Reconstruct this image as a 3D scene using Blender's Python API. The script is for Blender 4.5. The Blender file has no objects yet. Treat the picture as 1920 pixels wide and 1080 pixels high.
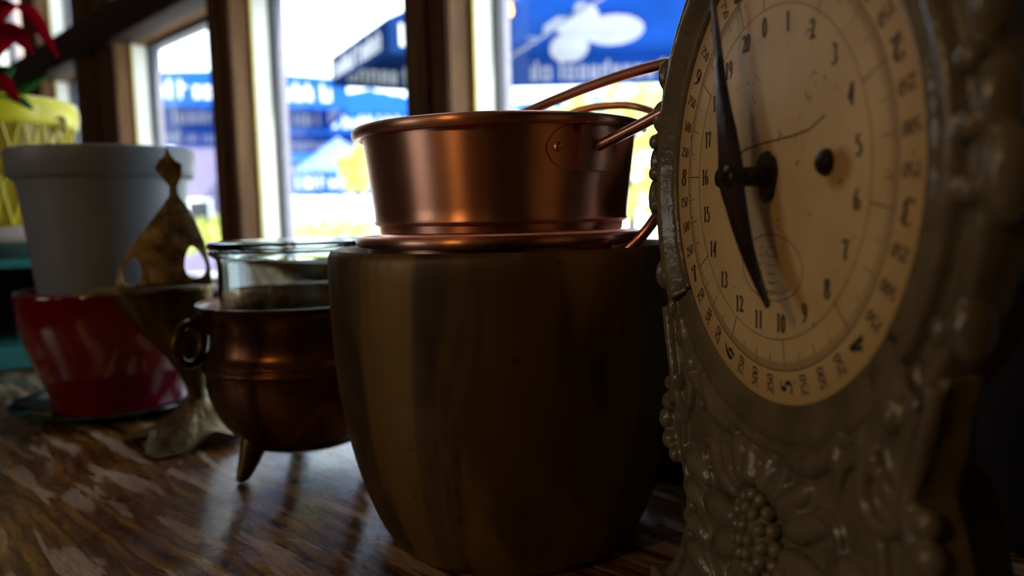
import bpy, bmesh, math, random
from mathutils import Vector, Matrix, noise
random.seed(7)
S = bpy.context.scene
COL = S.collection
PI = math.pi

# ------------------------------------------------------------------ camera, world, sun, exposure
EYE = 0.232                      # eye height over the table top (z = 0 is the table top)
cam_d = bpy.data.cameras.new('camera')
cam = bpy.data.objects.new('camera', cam_d)
COL.objects.link(cam)
S.camera = cam
F_PX = 1431.6
cam_d.sensor_width = 36.0
cam_d.lens = 36.0 * F_PX / 1920.0
cam_d.clip_start = 0.01
cam_d.clip_end = 300
pitch, rho = math.radians(5.5), -0.025
q = math.sqrt(1 - rho * rho)
U = Vector((rho, q * math.cos(pitch), -q * math.sin(pitch)))       # world up in (right, up, forward)
Yv = Vector((0, 0, 1)) - U.z * U
Yv.normalize()
Xv = Vector((1, 0, 0)) - U.x * U - Yv.x * Yv
Xv.normalize()
W = Matrix((Xv, Yv, U))          # camera (right, up, forward) -> world
r_w, u_w, f_w = W @ Vector((1, 0, 0)), W @ Vector((0, 1, 0)), W @ Vector((0, 0, 1))
M = Matrix((r_w, u_w, -f_w)).transposed()
cam.matrix_world = Matrix.Translation((0, 0, EYE)) @ M.to_4x4()
cam_d.dof.use_dof = True
cam_d.dof.focus_distance = 0.425
cam_d.dof.aperture_fstop = 4.9

S.view_settings.view_transform = 'Standard'
S.view_settings.look = 'None'
S.view_settings.gamma = 1.0
S.view_settings.use_curve_mapping = False
S.view_settings.exposure = 0.0

world = bpy.data.worlds.new('world')
S.world = world
world.use_nodes = True
wb = world.node_tree.nodes['Background']
wb.inputs[0].default_value = (0.80, 0.90, 1.0, 1)
wb.inputs[1].default_value = 5.0

sd = bpy.data.lights.new('sun', 'SUN')
sd.energy = 18.0
sd.angle = math.radians(0.6)
sd.color = (1.0, 0.96, 0.86)
sun = bpy.data.objects.new('sun', sd)
COL.objects.link(sun)
# travels along the window wall (to far left), a little inward and down
_s, _o = Vector((-0.7071, 0.7071, 0)), Vector((0.7071, 0.7071, 0))
sdir = (_s * 0.80 - _o * 0.085 + Vector((0, 0, -0.62))).normalized()
sun.rotation_euler = sdir.to_track_quat('-Z', 'Y').to_euler()

def lamp(name, loc, e, col, rad=0.05):
    l = bpy.data.lights.new(name, 'POINT')
    l.energy = e
    l.color = col
    l.shadow_soft_size = rad
    o = bpy.data.objects.new(name, l)
    o.location = loc
    COL.objects.link(o)
    return o
WARM = (1.0, 0.56, 0.20)
lamp('lamp_light', (-0.70, -0.38, 0.72), 5.0, WARM, 0.06)
lamp('lamp_light', (-0.55, -1.6, 1.15), 0.5, WARM, 0.06)
lamp('lamp_light', (-2.3, -1.2, 1.25), 3.5, WARM, 0.06)
# added area light before the left wall, behind the camera, streaks the pans
wl = bpy.data.lights.new('added_side_light', 'AREA')
wl.shape = 'RECTANGLE'; wl.size = 1.0; wl.size_y = 1.1; wl.energy = 10.0; wl.color = (0.95, 0.93, 0.90)
wlo = bpy.data.objects.new('added_side_light', wl); COL.objects.link(wlo)
wlo.location = (-3.50, -0.9, 0.85); wlo.rotation_euler = Vector((1, 0, 0)).to_track_quat('-Z', 'Z').to_euler()

def ray(px, py):
    return W @ Vector(((px - 960) / F_PX, (540 - py) / F_PX, 1.0))
def P(px, py, y):                # the place at depth y (metres ahead) seen in that direction
    d = ray(px, py)
    return Vector((0, 0, EYE)) + d * (y / d.y)

# ------------------------------------------------------------------ helpers
def tag(o, label=None, cat=None, group=None, kind=None):
    if label: o['label'] = label
    if cat: o['category'] = cat
    if group: o['group'] = group
    if kind: o['kind'] = kind
    return o
def empty(name, loc, rz=0.0):
    o = bpy.data.objects.new(name, None)
    o.empty_display_size = 0.02
    COL.objects.link(o)
    o.location = loc
    o.rotation_euler = (0, 0, rz)
    return o
def link(name, bm, mat, parent=None, smooth=True, angle=35, loc=None):
    bmesh.ops.recalc_face_normals(bm, faces=bm.faces)
    me = bpy.data.meshes.new(name)
    if smooth:
        th = math.radians(angle)
        for f in bm.faces: f.smooth = True
        for e in bm.edges:
            if len(e.link_faces) == 2 and e.calc_face_angle(0) > th: e.smooth = False
    bm.to_mesh(me)
    bm.free()
    mats = mat if isinstance(mat, (list, tuple)) else [mat]
    for m in mats: me.materials.append(m)
    o = bpy.data.objects.new(name, me)
    COL.objects.link(o)
    if parent: o.parent = parent
    if loc is not None: o.location = loc
    return o
def B(): return bmesh.new()
def lathe(bm, prof, seg=64, c=(0, 0), closed=False):
    """prof: list of (r, z); closed joins last to first"""
    rings = []
    for r, z in prof:
        if r < 1e-5:
            rings.append([bm.verts.new((c[0], c[1], z))])
        else:
            rings.append([bm.verts.new((c[0] + r * math.cos(2 * PI * i / seg), c[1] + r * math.sin(2 * PI * i / seg), z)) for i in range(seg)])
    prs = list(zip(rings, rings[1:]))
    if closed: prs.append((rings[-1], rings[0]))
    for a, b in prs:
        for i in range(seg):
            j = (i + 1) % seg
            if len(a) == 1 and len(b) == 1: continue
            if len(a) == 1: bm.faces.new((a[0], b[j], b[i]))
            elif len(b) == 1: bm.faces.new((a[i], a[j], b[0]))
            else: bm.faces.new((a[i], a[j], b[j], b[i]))
    return bm
def smooth_prof(pts, n=6):
    """Catmull-Rom through the profile points"""
    out = []
    for i in range(len(pts) - 1):
        p0 = pts[max(0, i - 1)]; p1 = pts[i]; p2 = pts[i + 1]; p3 = pts[min(len(pts) - 1, i + 2)]
        for k in range(n):
            t = k / n
            out.append(tuple(0.5 * ((2 * b) + (-a + c) * t + (2 * a - 5 * b + 4 * c - d) * t * t + (-a + 3 * b - 3 * c + d) * t ** 3)
                             for a, b, c, d in zip(p0, p1, p2, p3)))
    out.append(tuple(pts[-1]))
    return out
def tube(bm, pts, rad, seg=12, cap=True, flat=1.0):
    pts = [Vector(p) for p in pts]
    n = len(pts)
    rr = rad if isinstance(rad, (list, tuple)) else [rad] * n
    T = [(pts[min(i + 1, n - 1)] - pts[max(i - 1, 0)]).normalized() for i in range(n)]
    a = Vector((0, 0, 1)) if abs(T[0].z) < 0.9 else Vector((1, 0, 0))
    N = (a - a.dot(T[0]) * T[0]).normalized()
    rings = []
    for i in range(n):
        N = (N - N.dot(T[i]) * T[i]).normalized()
        Bn = T[i].cross(N)
        rings.append([bm.verts.new(pts[i] + rr[i] * (math.cos(2 * PI * k / seg) * N * flat + math.sin(2 * PI * k / seg) * Bn)) for k in range(seg)])
    for r0, r1 in zip(rings, rings[1:]):
        for k in range(seg):
            bm.faces.new((r0[k], r0[(k + 1) % seg], r1[(k + 1) % seg], r1[k]))
    if cap:
        bm.faces.new(rings[0][::-1]); bm.faces.new(rings[-1])
    return bm
def box(bm, lo, hi, mtx=None):
    v = []
    for x in (lo[0], hi[0]):
        for y in (lo[1], hi[1]):
            for z in (lo[2], hi[2]):
                p = Vector((x, y, z))
                v.append(bm.verts.new(mtx @ p if mtx else p))
    for f in ((0, 1, 3, 2), (4, 6, 7, 5), (0, 4, 5, 1), (2, 3, 7, 6), (0, 2, 6, 4), (1, 5, 7, 3)):
        bm.faces.new([v[i] for i in f])
    return bm
def bbox(bm, lo, hi, bev, mtx=None):
    b2 = B(); box(b2, lo, hi)
    bmesh.ops.bevel(b2, geom=b2.edges[:], offset=bev, segments=2, affect='EDGES', profile=0.6)
    merge(bm, b2, mtx)
    return bm
def merge(bm, b2, mtx=None):
    mp = {}
    for v in b2.verts: mp[v] = bm.verts.new(mtx @ v.co if mtx else v.co)
    for f in b2.faces:
        nf = bm.faces.new([mp[v] for v in f.verts]); nf.material_index = f.material_index
    b2.free()
def ellipsoid(bm, c, r, mtx=None, seg=16, rings=10):
    b2 = B()
    bmesh.ops.create_uvsphere(b2, u_segments=seg, v_segments=rings, radius=1.0)
    m = Matrix.Translation(c) @ (mtx.to_4x4() if mtx else Matrix.Identity(4)) @ Matrix.Diagonal((r[0], r[1], r[2], 1))
    merge(bm, b2, m)
def prism(bm, poly, z0, z1, mtx=None):
    a = [Vector((x, y, z0)) for x, y in poly]; b = [Vector((x, y, z1)) for x, y in poly]
    if mtx: a = [mtx @ p for p in a]; b = [mtx @ p for p in b]
    a = [bm.verts.new(p) for p in a]; b = [bm.verts.new(p) for p in b]
    bm.faces.new(a[::-1]); bm.faces.new(b)
    n = len(a)
    for i in range(n): bm.faces.new((a[i], a[(i + 1) % n], b[(i + 1) % n], b[i]))
    return bm

# ------------------------------------------------------------------ materials
class NT:
    def __init__(s, name):
        s.m = bpy.data.materials.new(name); s.m.use_nodes = True
        s.t = s.m.node_tree; s.b = s.t.nodes['Principled BSDF']; s.out = s.t.nodes['Material Output']
    def n(s, typ, **kw):
        nd = s.t.nodes.new(typ)
        for k, v in kw.items():
            if k in nd.inputs.keys() if isinstance(k, str) else False: nd.inputs[k].default_value = v
            else: setattr(nd, k, v)
        return nd
    def l(s, a, b): s.t.links.new(a, b)
    def coord(s, scale=(1, 1, 1), rot=(0, 0, 0), kind='Object'):
        c = s.n('ShaderNodeTexCoord'); mp = s.n('ShaderNodeMapping')
        s.l(c.outputs[kind], mp.inputs['Vector'])
        mp.inputs['Scale'].default_value = scale; mp.inputs['Rotation'].default_value = rot
        return mp.outputs[0]
    def noise(s, vec, scale, detail=5, rough=0.55, dist=0.0):
        nd = s.n('ShaderNodeTexNoise'); s.l(vec, nd.inputs['Vector'])
        nd.inputs['Scale'].default_value = scale; nd.inputs['Detail'].default_value = detail
        nd.inputs['Roughness'].default_value = rough; nd.inputs['Distortion'].default_value = dist
        return nd.outputs['Fac']
    def ramp(s, fac, stops):
        nd = s.n('ShaderNodeValToRGB'); s.l(fac, nd.inputs['Fac'])
        el = nd.color_ramp.elements
        while len(el) < len(stops): el.new(0.5)
        for e, (p, c) in zip(el, stops):
            e.position = p
            e.color = (c, c, c, 1) if isinstance(c, (int, float)) else (*c, 1)
        return nd.outputs['Color']
    def mix(s, fac, a, b, mode='MIX'):
        nd = s.n('ShaderNodeMix'); nd.data_type = 'RGBA'; nd.blend_type = mode
        for k_, v in ((0, fac), (6, a), (7, b)):
            sock = nd.inputs[k_]
            if hasattr(v, 'is_linked'): s.l(v, sock)
            elif isinstance(v, (int, float)): sock.default_value = v if k_ == 0 else (v, v, v, 1)
            else: sock.default_value = (*v, 1)
        return nd.outputs[2]
    def math(s, op, a, b=0.0, c=None):
        nd = s.n('ShaderNodeMath'); nd.operation = op
        for i, v in enumerate((a, b) if c is None else (a, b, c)):
            if hasattr(v, 'is_linked'): s.l(v, nd.inputs[i])
            else: nd.inputs[i].default_value = v
        return nd.outputs[0]
    def bump(s, h, strength=0.3, dist=0.001):
        nd = s.n('ShaderNodeBump'); s.l(h, nd.inputs['Height'])
        nd.inputs['Strength'].default_value = strength; nd.inputs['Distance'].default_value = dist
        s.l(nd.outputs[0], s.b.inputs['Normal'])
    def set(s, base=None, rough=None, metal=None, **kw):
        for k, v in (('Base Color', base), ('Roughness', rough), ('Metallic', metal)):
            if v is None: continue
            if hasattr(v, 'is_linked'): s.l(v, s.b.inputs[k])
            elif isinstance(v, tuple): s.b.inputs[k].default_value = (*v, 1)
            else: s.b.inputs[k].default_value = v
        for k, v in kw.items(): s.b.inputs[k.replace('_', ' ')].default_value = v
        return s

def simple(name, col, rough=0.5, metal=0.0, var=0.12, scale=30, bump=0.0, **kw):
    t = NT(name)
    v = t.coord()
    f = t.noise(v, scale, 5)
    a = tuple(max(0, c * (1 - var)) for c in col); b = tuple(min(1, c * (1 + var)) for c in col)
    t.set(base=t.ramp(f, [(0.3, a), (0.7, b)]), rough=rough, metal=metal, **kw)
    if bump: t.bump(f, bump, 0.001)
    return t.m

def mat_table():
    t = NT('worn_varnished_wood')
    v = t.coord((1, 1, 1), (0, 0, math.radians(45)))       # grain runs along the window wall
    # gentle wandering of the grain around a knot
    warp = t.n('ShaderNodeTexNoise'); t.l(v, warp.inputs['Vector']); warp.inputs['Scale'].default_value = 5.0; warp.inputs['Detail'].default_value = 2
    vm = t.n('ShaderNodeVectorMath'); vm.operation = 'SUBTRACT'; t.l(warp.outputs['Color'], vm.inputs[0]); vm.inputs[1].default_value = (.5, .5, .5)
    vs = t.n('ShaderNodeVectorMath'); vs.operation = 'SCALE'; t.l(vm.outputs[0], vs.inputs[0]); vs.inputs['Scale'].default_value = 0.045
    va = t.n('ShaderNodeVectorMath'); va.operation = 'ADD'; t.l(v, va.inputs[0]); t.l(vs.outputs[0], va.inputs[1])
    mp = t.n('ShaderNodeMapping'); t.l(va.outputs[0], mp.inputs['Vector']); mp.inputs['Scale'].default_value = (1.0, 11.0, 1.0)
    gv = mp.outputs[0]
    grain = t.noise(gv, 8, 8, 0.62)
    fine = t.noise(gv, 60, 4, 0.7)
    wv = t.n('ShaderNodeTexWave'); t.l(va.outputs[0], wv.inputs['Vector']); wv.wave_type = 'BANDS'; wv.bands_direction = 'Y'
    wv.inputs['Scale'].default_value = 26; wv.inputs['Distortion'].default_value = 9; wv.inputs['Detail'].default_value = 2; wv.inputs['Detail Scale'].default_value = 0.35
    base = t.ramp(grain, [(0.32, (0.03, 0.010, 0.002)), (0.50, (0.20, 0.080, 0.014)), (0.66, (0.42, 0.21, 0.035))])
    rings = t.ramp(wv.outputs['Fac'], [(0.0, (0.15, 0.13, 0.12)), (0.30, (1, 1, 1)), (1.0, (1, 1, 1))])
    base = t.mix(0.85, base, rings, 'MULTIPLY')
    # pale worn streaks
    mp2 = t.n('ShaderNodeMapping'); t.l(va.outputs[0], mp2.inputs['Vector']); mp2.inputs['Scale'].default_value = (1.0, 7.5, 1.0)
    st = t.noise(mp2.outputs[0], 7.5, 4, 0.5, 0.1)
    stm = t.ramp(st, [(0.55, 0.0), (0.59, 1.0)])
    fm = t.ramp(fine, [(0.35, 0.45), (0.6, 1.0)])
    m = t.math('MULTIPLY', stm, fm)
    m = t.math('MULTIPLY', m, 0.8)
    col = t.mix(m, base, (0.62, 0.45, 0.33))
    pores = t.ramp(fine, [(0.30, (0.25, 0.2, 0.15)), (0.45, (1, 1, 1))])
    col = t.mix(0.7, col, pores, 'MULTIPLY')
    rg = t.ramp(t.noise(v, 22, 4), [(0.35, 0.20), (0.7, 0.38)])
    rg2 = t.mix(m, rg, 0.5)
    t.set(base=col, rough=rg2, Coat_Weight=0.8, Coat_Roughness=0.08)
    h = t.math('ADD', t.math('MULTIPLY', grain, 0.6), t.math('MULTIPLY', fine, 0.5))
    t.bump(h, 0.65, 0.0015)
    t.l(t.b.inputs['Normal'].links[0].from_socket, t.b.inputs['Coat Normal'])
    return t.m
def mat_wood(name, a, b, rough=0.45, rot=(0, 0, 0), scl=(6, 6, 0.5), s=12, bump=0.2):
    t = NT(name); v = t.coord(scl, rot)
    g = t.noise(v, s, 6, 0.6, 0.3)
    t.set(base=t.ramp(g, [(0.32, a), (0.68, b)]), rough=rough)
    t.bump(g, bump, 0.001)
    if rough > 0.6: t.b.inputs['Specular IOR Level'].default_value = 0.2
    return t.m
def mat_copper():
    t = NT('brushed_copper')
    v = t.coord((1, 1, 0.02)); f = t.noise(v, 60, 3)
    v2 = t.coord((1, 1, 1)); sm = t.noise(v2, 18, 5)
    col = t.ramp(sm, [(0.3, (0.66, 0.31, 0.20)), (0.7, (0.80, 0.42, 0.29))])
    t.set(base=col, metal=1.0, rough=0.36, Anisotropic=0.85, Anisotropic_Rotation=0.25)
    tg = t.n('ShaderNodeTangent'); tg.direction_type = 'RADIAL'; tg.axis = 'Z'; t.l(tg.outputs[0], t.b.inputs['Tangent'])
    return t.m
def mat_patina(name='patinated_brass', dark=(0.040, 0.022, 0.006), mid=(0.098, 0.056, 0.014), light=(0.23, 0.125, 0.020), metal=0.4, rough=(0.38, 0.55)):
    t = NT(name)
    v = t.coord((1, 1, 0.22)); f = t.noise(v, 26, 7, 0.55, 0.7)
    v2 = t.coord((1, 1, 0.12)); f2 = t.noise(v2, 11, 4, 0.5, 1.0)
    v3 = t.coord(); f3 = t.noise(v3, 45, 6)
    c = t.ramp(f, [(0.36, dark), (0.52, mid), (0.70, mid)])
    c = t.mix(t.ramp(f2, [(0.50, 0.0), (0.58, 0.7)]), c, light)
    spots = t.n('ShaderNodeTexVoronoi'); t.l(v3, spots.inputs['Vector']); spots.inputs['Scale'].default_value = 55
    sp = t.ramp(spots.outputs['Distance'], [(0.10, 1.0), (0.17, 0.0)])
    c = t.mix(t.math('MULTIPLY', sp, t.ramp(f3, [(0.5, 0.0), (0.6, 0.7)])), c, dark)
    t.set(base=c, metal=metal, rough=t.ramp(f3, [(0.3, rough[0]), (0.7, rough[1])]))
    t.bump(f3, 0.08, 0.0006)
    return t.m
def mat_enamel():
    t = NT('aged_cream_enamel')
    v = t.coord(); f = t.noise(v, 30, 6); f2 = t.noise(v, 120, 4, 0.6)
    wear = t.noise(t.coord((1, 1, 0.6)), 55, 6, 0.65, 0.5)
    c = t.ramp(f, [(0.3, (0.095, 0.080, 0.042)), (0.7, (0.175, 0.148, 0.082))])
    c = t.mix(t.ramp(wear, [(0.62, 0.0), (0.70, 0.85)]), c, (0.05, 0.028, 0.012))
    t.set(base=c, rough=t.ramp(f, [(0.3, 0.16), (0.7, 0.32)]))
    t.bump(t.math('ADD', f2, t.math('MULTIPLY', f, 1.5)), 0.45, 0.0012)
    return t.m
def mat_dial():
    t = NT('yellowed_dial_paint')
    v = t.coord(); f = t.noise(v, 26, 6); f2 = t.noise(v, 90, 6, 0.65)
    c = t.ramp(f, [(0.30, (0.60, 0.43, 0.20)), (0.72, (0.76, 0.58, 0.31))])
    # brown ageing at the rim of the disc and spots
    sx = t.n('ShaderNodeSeparateXYZ'); t.l(t.coord(), sx.inputs[0])
    x, z = sx.outputs['X'], sx.outputs['Z']
    r = t.math('POWER', t.math('ADD', t.math('MULTIPLY', x, x), t.math('MULTIPLY', z, z)), 0.5)
    edge = t.ramp(t.math('ADD', r, t.math('MULTIPLY', t.math('SUBTRACT', f, 0.5), 0.03)), [(0.078, 0.0), (0.099, 0.65)])
    c = t.mix(edge, c, (0.42, 0.24, 0.06))
    blot = t.ramp(t.noise(t.coord((1, 1, 1)), 70, 4, 0.6), [(0.68, 0.0), (0.74, 0.8)])
    c = t.mix(blot, c, (0.20, 0.10, 0.03))
    # rust stain to the right of the screw
    dx = t.math('SUBTRACT', x, 0.051); dz = t.math('SUBTRACT', z, 0.000)
    d = t.math('POWER', t.math('ADD', t.math('MULTIPLY', dx, dx), t.math('MULTIPLY', dz, dz)), 0.5)
    d = t.math('ADD', d, t.math('MULTIPLY', t.math('SUBTRACT', f2, .5), 0.008))
    c = t.mix(t.ramp(t.math('MULTIPLY', d, 100), [(0.55, 0.75), (0.95, 0.0)]), c, (0.34, 0.16, 0.02))
    t.set(base=c, rough=t.ramp(f2, [(0.3, 0.28), (0.7, 0.5)]))
    t.bump(t.math('ADD', f2, f), 0.35, 0.0006)
    return t.m
def mat_glass(name, tint=(0.90, 1.0, 0.965), rough=0.0):
    t = NT(name)
    t.set(base=tint, rough=rough, Transmission_Weight=1.0, IOR=1.45)
    return t.m
def mat_pane():
    t = NT('window_glass')
    tr = t.n('ShaderNodeBsdfTransparent'); tr.inputs[0].default_value = (0.96, 0.985, 0.99, 1)
    gl = t.n('ShaderNodeBsdfGlossy'); gl.inputs['Roughness'].default_value = 0.02
    fr = t.n('ShaderNodeLayerWeight'); fr.inputs[0].default_value = 0.5
    fc = t.math('ADD', t.math('MULTIPLY', t.math('POWER', fr.outputs['Facing'], 5.0), 0.8), 0.02)
    mx = t.n('ShaderNodeMixShader'); t.l(fc, mx.inputs[0]); t.l(tr.outputs[0], mx.inputs[1]); t.l(gl.outputs[0], mx.inputs[2])
    t.l(mx.outputs[0], t.out.inputs['Surface'])
    return t.m
def mat_canopy(name, col, tr=0.5):
    t = NT(name)
    f = t.noise(t.coord(), 3, 4)
    c = t.ramp(f, [(0.3, tuple(x * 0.8 for x in col)), (0.7, col)])
    df = t.n('ShaderNodeBsdfDiffuse'); tl = t.n('ShaderNodeBsdfTranslucent'); t.l(c, df.inputs[0]); t.l(c, tl.inputs[0])
    mx = t.n('ShaderNodeMixShader'); mx.inputs[0].default_value = tr
    t.l(df.outputs[0], mx.inputs[1]); t.l(tl.outputs[0], mx.inputs[2]); t.l(mx.outputs[0], t.out.inputs['Surface'])
    return t.m

M_table = mat_table()
M_wood = mat_wood('dark_oak', (0.045, 0.021, 0.011), (0.14, 0.068, 0.034), 0.65)
M_jamb = mat_wood('worn_oak_jamb', (0.10, 0.046, 0.018), (0.20, 0.105, 0.045), 0.7)
M_rail = mat_wood('near_black_oak_rail', (0.010, 0.005, 0.005), (0.034, 0.016, 0.012), 0.65)
M_wall = mat_wood('dark_stained_boards', (0.010, 0.003, 0.002), (0.030, 0.009, 0.005), 0.8)
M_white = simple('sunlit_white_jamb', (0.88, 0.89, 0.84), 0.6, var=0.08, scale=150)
M_yellow_seal = simple('yellow_seal', (0.70, 0.55, 0.08), 0.6)  # plain yellow strip beside the white jamb
M_gasket = simple('black_gasket', (0.015, 0.014, 0.016), 0.6)
M_grey = simple('grey_outer_frame', (0.11, 0.11, 0.15), 0.5)
M_copper = mat_copper()
M_handle = simple('copper_rod', (0.62, 0.28, 0.18), 0.3, metal=1.0)
M_pot = mat_patina()
M_cauldron = mat_patina('aged_copper', (0.04, 0.012, 0.006), (0.10, 0.034, 0.016), (0.18, 0.075, 0.032), 0.9, (0.24, 0.36))
M_brass = mat_patina('dull_brass', (0.045, 0.026, 0.006), (0.12, 0.075, 0.018), (0.20, 0.125, 0.035), 0.9, (0.3, 0.45))
M_enamel = mat_enamel()
M_dial = mat_dial()
M_ink = simple('printed_ink', (0.035, 0.028, 0.022), 0.6)
M_iron = simple('dark_iron', (0.030, 0.022, 0.018), 0.35, metal=0.6, var=0.5, scale=120, bump=0.4)
M_greypot = simple('matte_grey_glaze', (0.18, 0.21, 0.255), 0.45, var=0.06)
M_red = simple('red_glaze', (0.15, 0.0015, 0.008), 0.14, var=0.15, Coat_Weight=0.6)
M_saucer = simple('dark_glossy_plastic', (0.02, 0.022, 0.03), 0.12)
M_saucer2 = simple('blocker_black', (0.012, 0.010, 0.010), 0.5)
M_glass = mat_glass('clear_green_glass')
M_pane = mat_pane()

# ------------------------------------------------------------------ the room
o_ = Vector((0.70711, 0.70711, 0)); s_ = Vector((-0.70711, 0.70711, 0))
WC = 1.3 / math.sqrt(2)
def wp(s, e, z): return o_ * (WC + e) + s_ * s + Vector((0, 0, z))
MW = Matrix(((s_.x, o_.x, 0, (o_ * WC).x), (s_.y, o_.y, 0, (o_ * WC).y), (0, 0, 1, 0), (0, 0, 0, 1)))  # (s, e, z) -> world
def structure(name, bm, mat, **k):
    o = link(name, bm, mat, **k); o['kind'] = 'structure'; return o
FLOOR, CEIL = -0.76, 1.85
ZS, ZT0, ZT1, ZU = 0.045, 0.835, 0.957, 1.70
S_R, S_L = 0.45, 5.0
b = B(); prism(b, [(0.36, -2.6), (0.36, 0.97), (-3.6, 4.95), (-3.6, -2.6)], FLOOR - 0.05, FLOOR); structure('floor', b, M_wood, smooth=False)
b = B(); prism(b, [(0.36, -2.6), (0.36, 0.97), (-3.6, 4.95), (-3.6, -2.6)], CEIL, CEIL + 0.05); structure('ceiling', b, simple('ochre_plaster', (0.22, 0.16, 0.10), 0.8), smooth=False)
b = B()
x = -2.6
while x < 0.97:
    x2 = min(x + 0.14, 0.97)
    bbox(b, (0.335, x + 0.001, FLOOR), (0.36, x2 - 0.001, CEIL), 0.003); x = x2
structure('wall_right', b, M_wall)
b = B(); box(b, (-3.6, -2.65, FLOOR), (0.36, -2.6, CEIL)); structure('wall_back', b, M_wall, smooth=False)
b = B(); box(b, (-3.65, -2.6, FLOOR), (-3.6, 4.95, CEIL)); structure('wall_left', b, M_wall, smooth=False)
b = B(); box(b, (S_R, 0.0, FLOOR), (S_L, 0.16, -0.002), MW); box(b, (S_R, 0, ZU), (S_L, 0.16, CEIL), MW)
structure('wall_window', b, M_wood, smooth=False)
# posts between the windows: (inner face right, inner face left)
posts = [(0.40, 0.575), (1.07, 1.188), (1.92, 2.029), (2.772, 2.93), (3.045, 3.195), (3.66, 3.876), (4.60, 4.72)]
k = 0
for i, (a, c) in enumerate(posts):
    k += 1
    b = B(); bbox(b, (a, 0.0, ZS), (c, 0.055, ZU), 0.005, MW)
    if c - a < 0.14 and i: bbox(b, (a + 0.045, -0.014, ZS), (c - 0.012, 0.0, ZU), 0.004, MW)
    structure('trim_%d' % k, b, M_wood)
k += 1; b = B(); box(b, (2.93, 0.05, ZS), (3.045, 0.16, ZU), MW); structure('trim_%d' % k, b, M_wood, smooth=False)
# sill and transom
k += 1; b = B(); bbox(b, (S_R, -0.012, -0.002), (S_L, 0.17, ZS), 0.005, MW); structure('trim_%d' % k, b, M_wood)
k += 1; b = B(); bbox(b, (S_R, -0.02, ZT0), (S_L, 0.058, ZT1), 0.012, MW); structure('trim_%d' % k, b, M_rail)
k += 1; b = B(); box(b, (S_R, 0.0582, ZT0 + 0.004), (S_L, 0.145, ZT1 - 0.004), MW); structure('trim_%d' % k, b, M_jamb, smooth=False)
# windows: brown jamb, pale sunlit strip, grey outer frame, panes
wins = [(0.575, 1.07), (1.188, 1.92), (2.029, 2.772), (3.195, 3.66), (3.876, 4.60)]
for i, (a, c) in enumerate(wins):
    w = empty('window_%d' % (i + 1), wp((a + c) / 2, 0.08, ZS)); w['kind'] = 'structure'
    inv = Matrix.Translation(-w.location)
    for (z0, z1) in ((ZS, ZT0), (ZT1, ZU)):
        for (s0, s1) in ((a, a + 0.012), (c - 0.012, c)):
            b = B(); box(b, (s0, 0.055, z0), (s1, 0.060, z1), inv @ MW); link('seal', b, M_yellow_seal, w, smooth=False)
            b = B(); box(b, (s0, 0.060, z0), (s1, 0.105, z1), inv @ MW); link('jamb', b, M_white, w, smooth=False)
        for (s0, s1) in ((a, a + 0.016), (c - 0.016, c)):
            b = B(); box(b, (s0, 0.105, z0), (s1, 0.122, z1), inv @ MW); link('gasket', b, M_gasket, w, smooth=False)
            b = B(); box(b, (s0, 0.1222, z0), (s1, 0.148, z1), inv @ MW); link('outer_stile', b, M_grey, w, smooth=False)
        for (q0, q1) in ((z0, z0 + 0.012), (z1 - 0.012, z1)):
            b = B(); box(b, (a + 0.016, 0.105, q0), (c - 0.016, 0.145, q1), inv @ MW); link('outer_rail', b, M_grey, w, smooth=False)
        b = B(); box(b, (a + 0.016, 0.128, z0 + 0.012), (c - 0.016, 0.131, z1 - 0.012), inv @ MW)
        link('pane', b, M_pane, w, smooth=False)
for (a, c) in posts:             # lighter wood on the posts' reveals
    k += 1; b = B(); box(b, (a - 0.002, 0.006, ZS), (a, 0.055, ZU), MW); structure('trim_%d' % k, b, M_jamb, smooth=False)

# frame added around the side area light, on the solid left wall
w6 = empty('window_6', (-3.6, -0.9, 0.85)); w6['kind'] = 'structure'
for (lo, hi) in (((0, -0.58, -0.63), (0.06, -0.50, 0.63)), ((0, 0.50, -0.63), (0.06, 0.58, 0.63)), ((0, -0.50, -0.63), (0.06, 0.50, -0.55)), ((0, -0.50, 0.55), (0.06, 0.50, 0.63))):
    b = B(); box(b, lo, hi); link('frame_rail', b, M_wood, w6, smooth=False)
# the long shelf under the windows that everything stands on
b = B(); prism(b, [(0.333, -0.40), (0.333, 0.945), (-2.2, 3.478), (-2.2, 1.95), (0.10, -0.40)], -0.045, 0.0)
bmesh.ops.bevel(b, geom=[e for e in b.edges], offset=0.004, segments=2, affect='EDGES')
tag(link('wooden_table', b, M_table), 'long worn varnished wooden window table under all the pots and the scale', 'table')
b = B()

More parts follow.
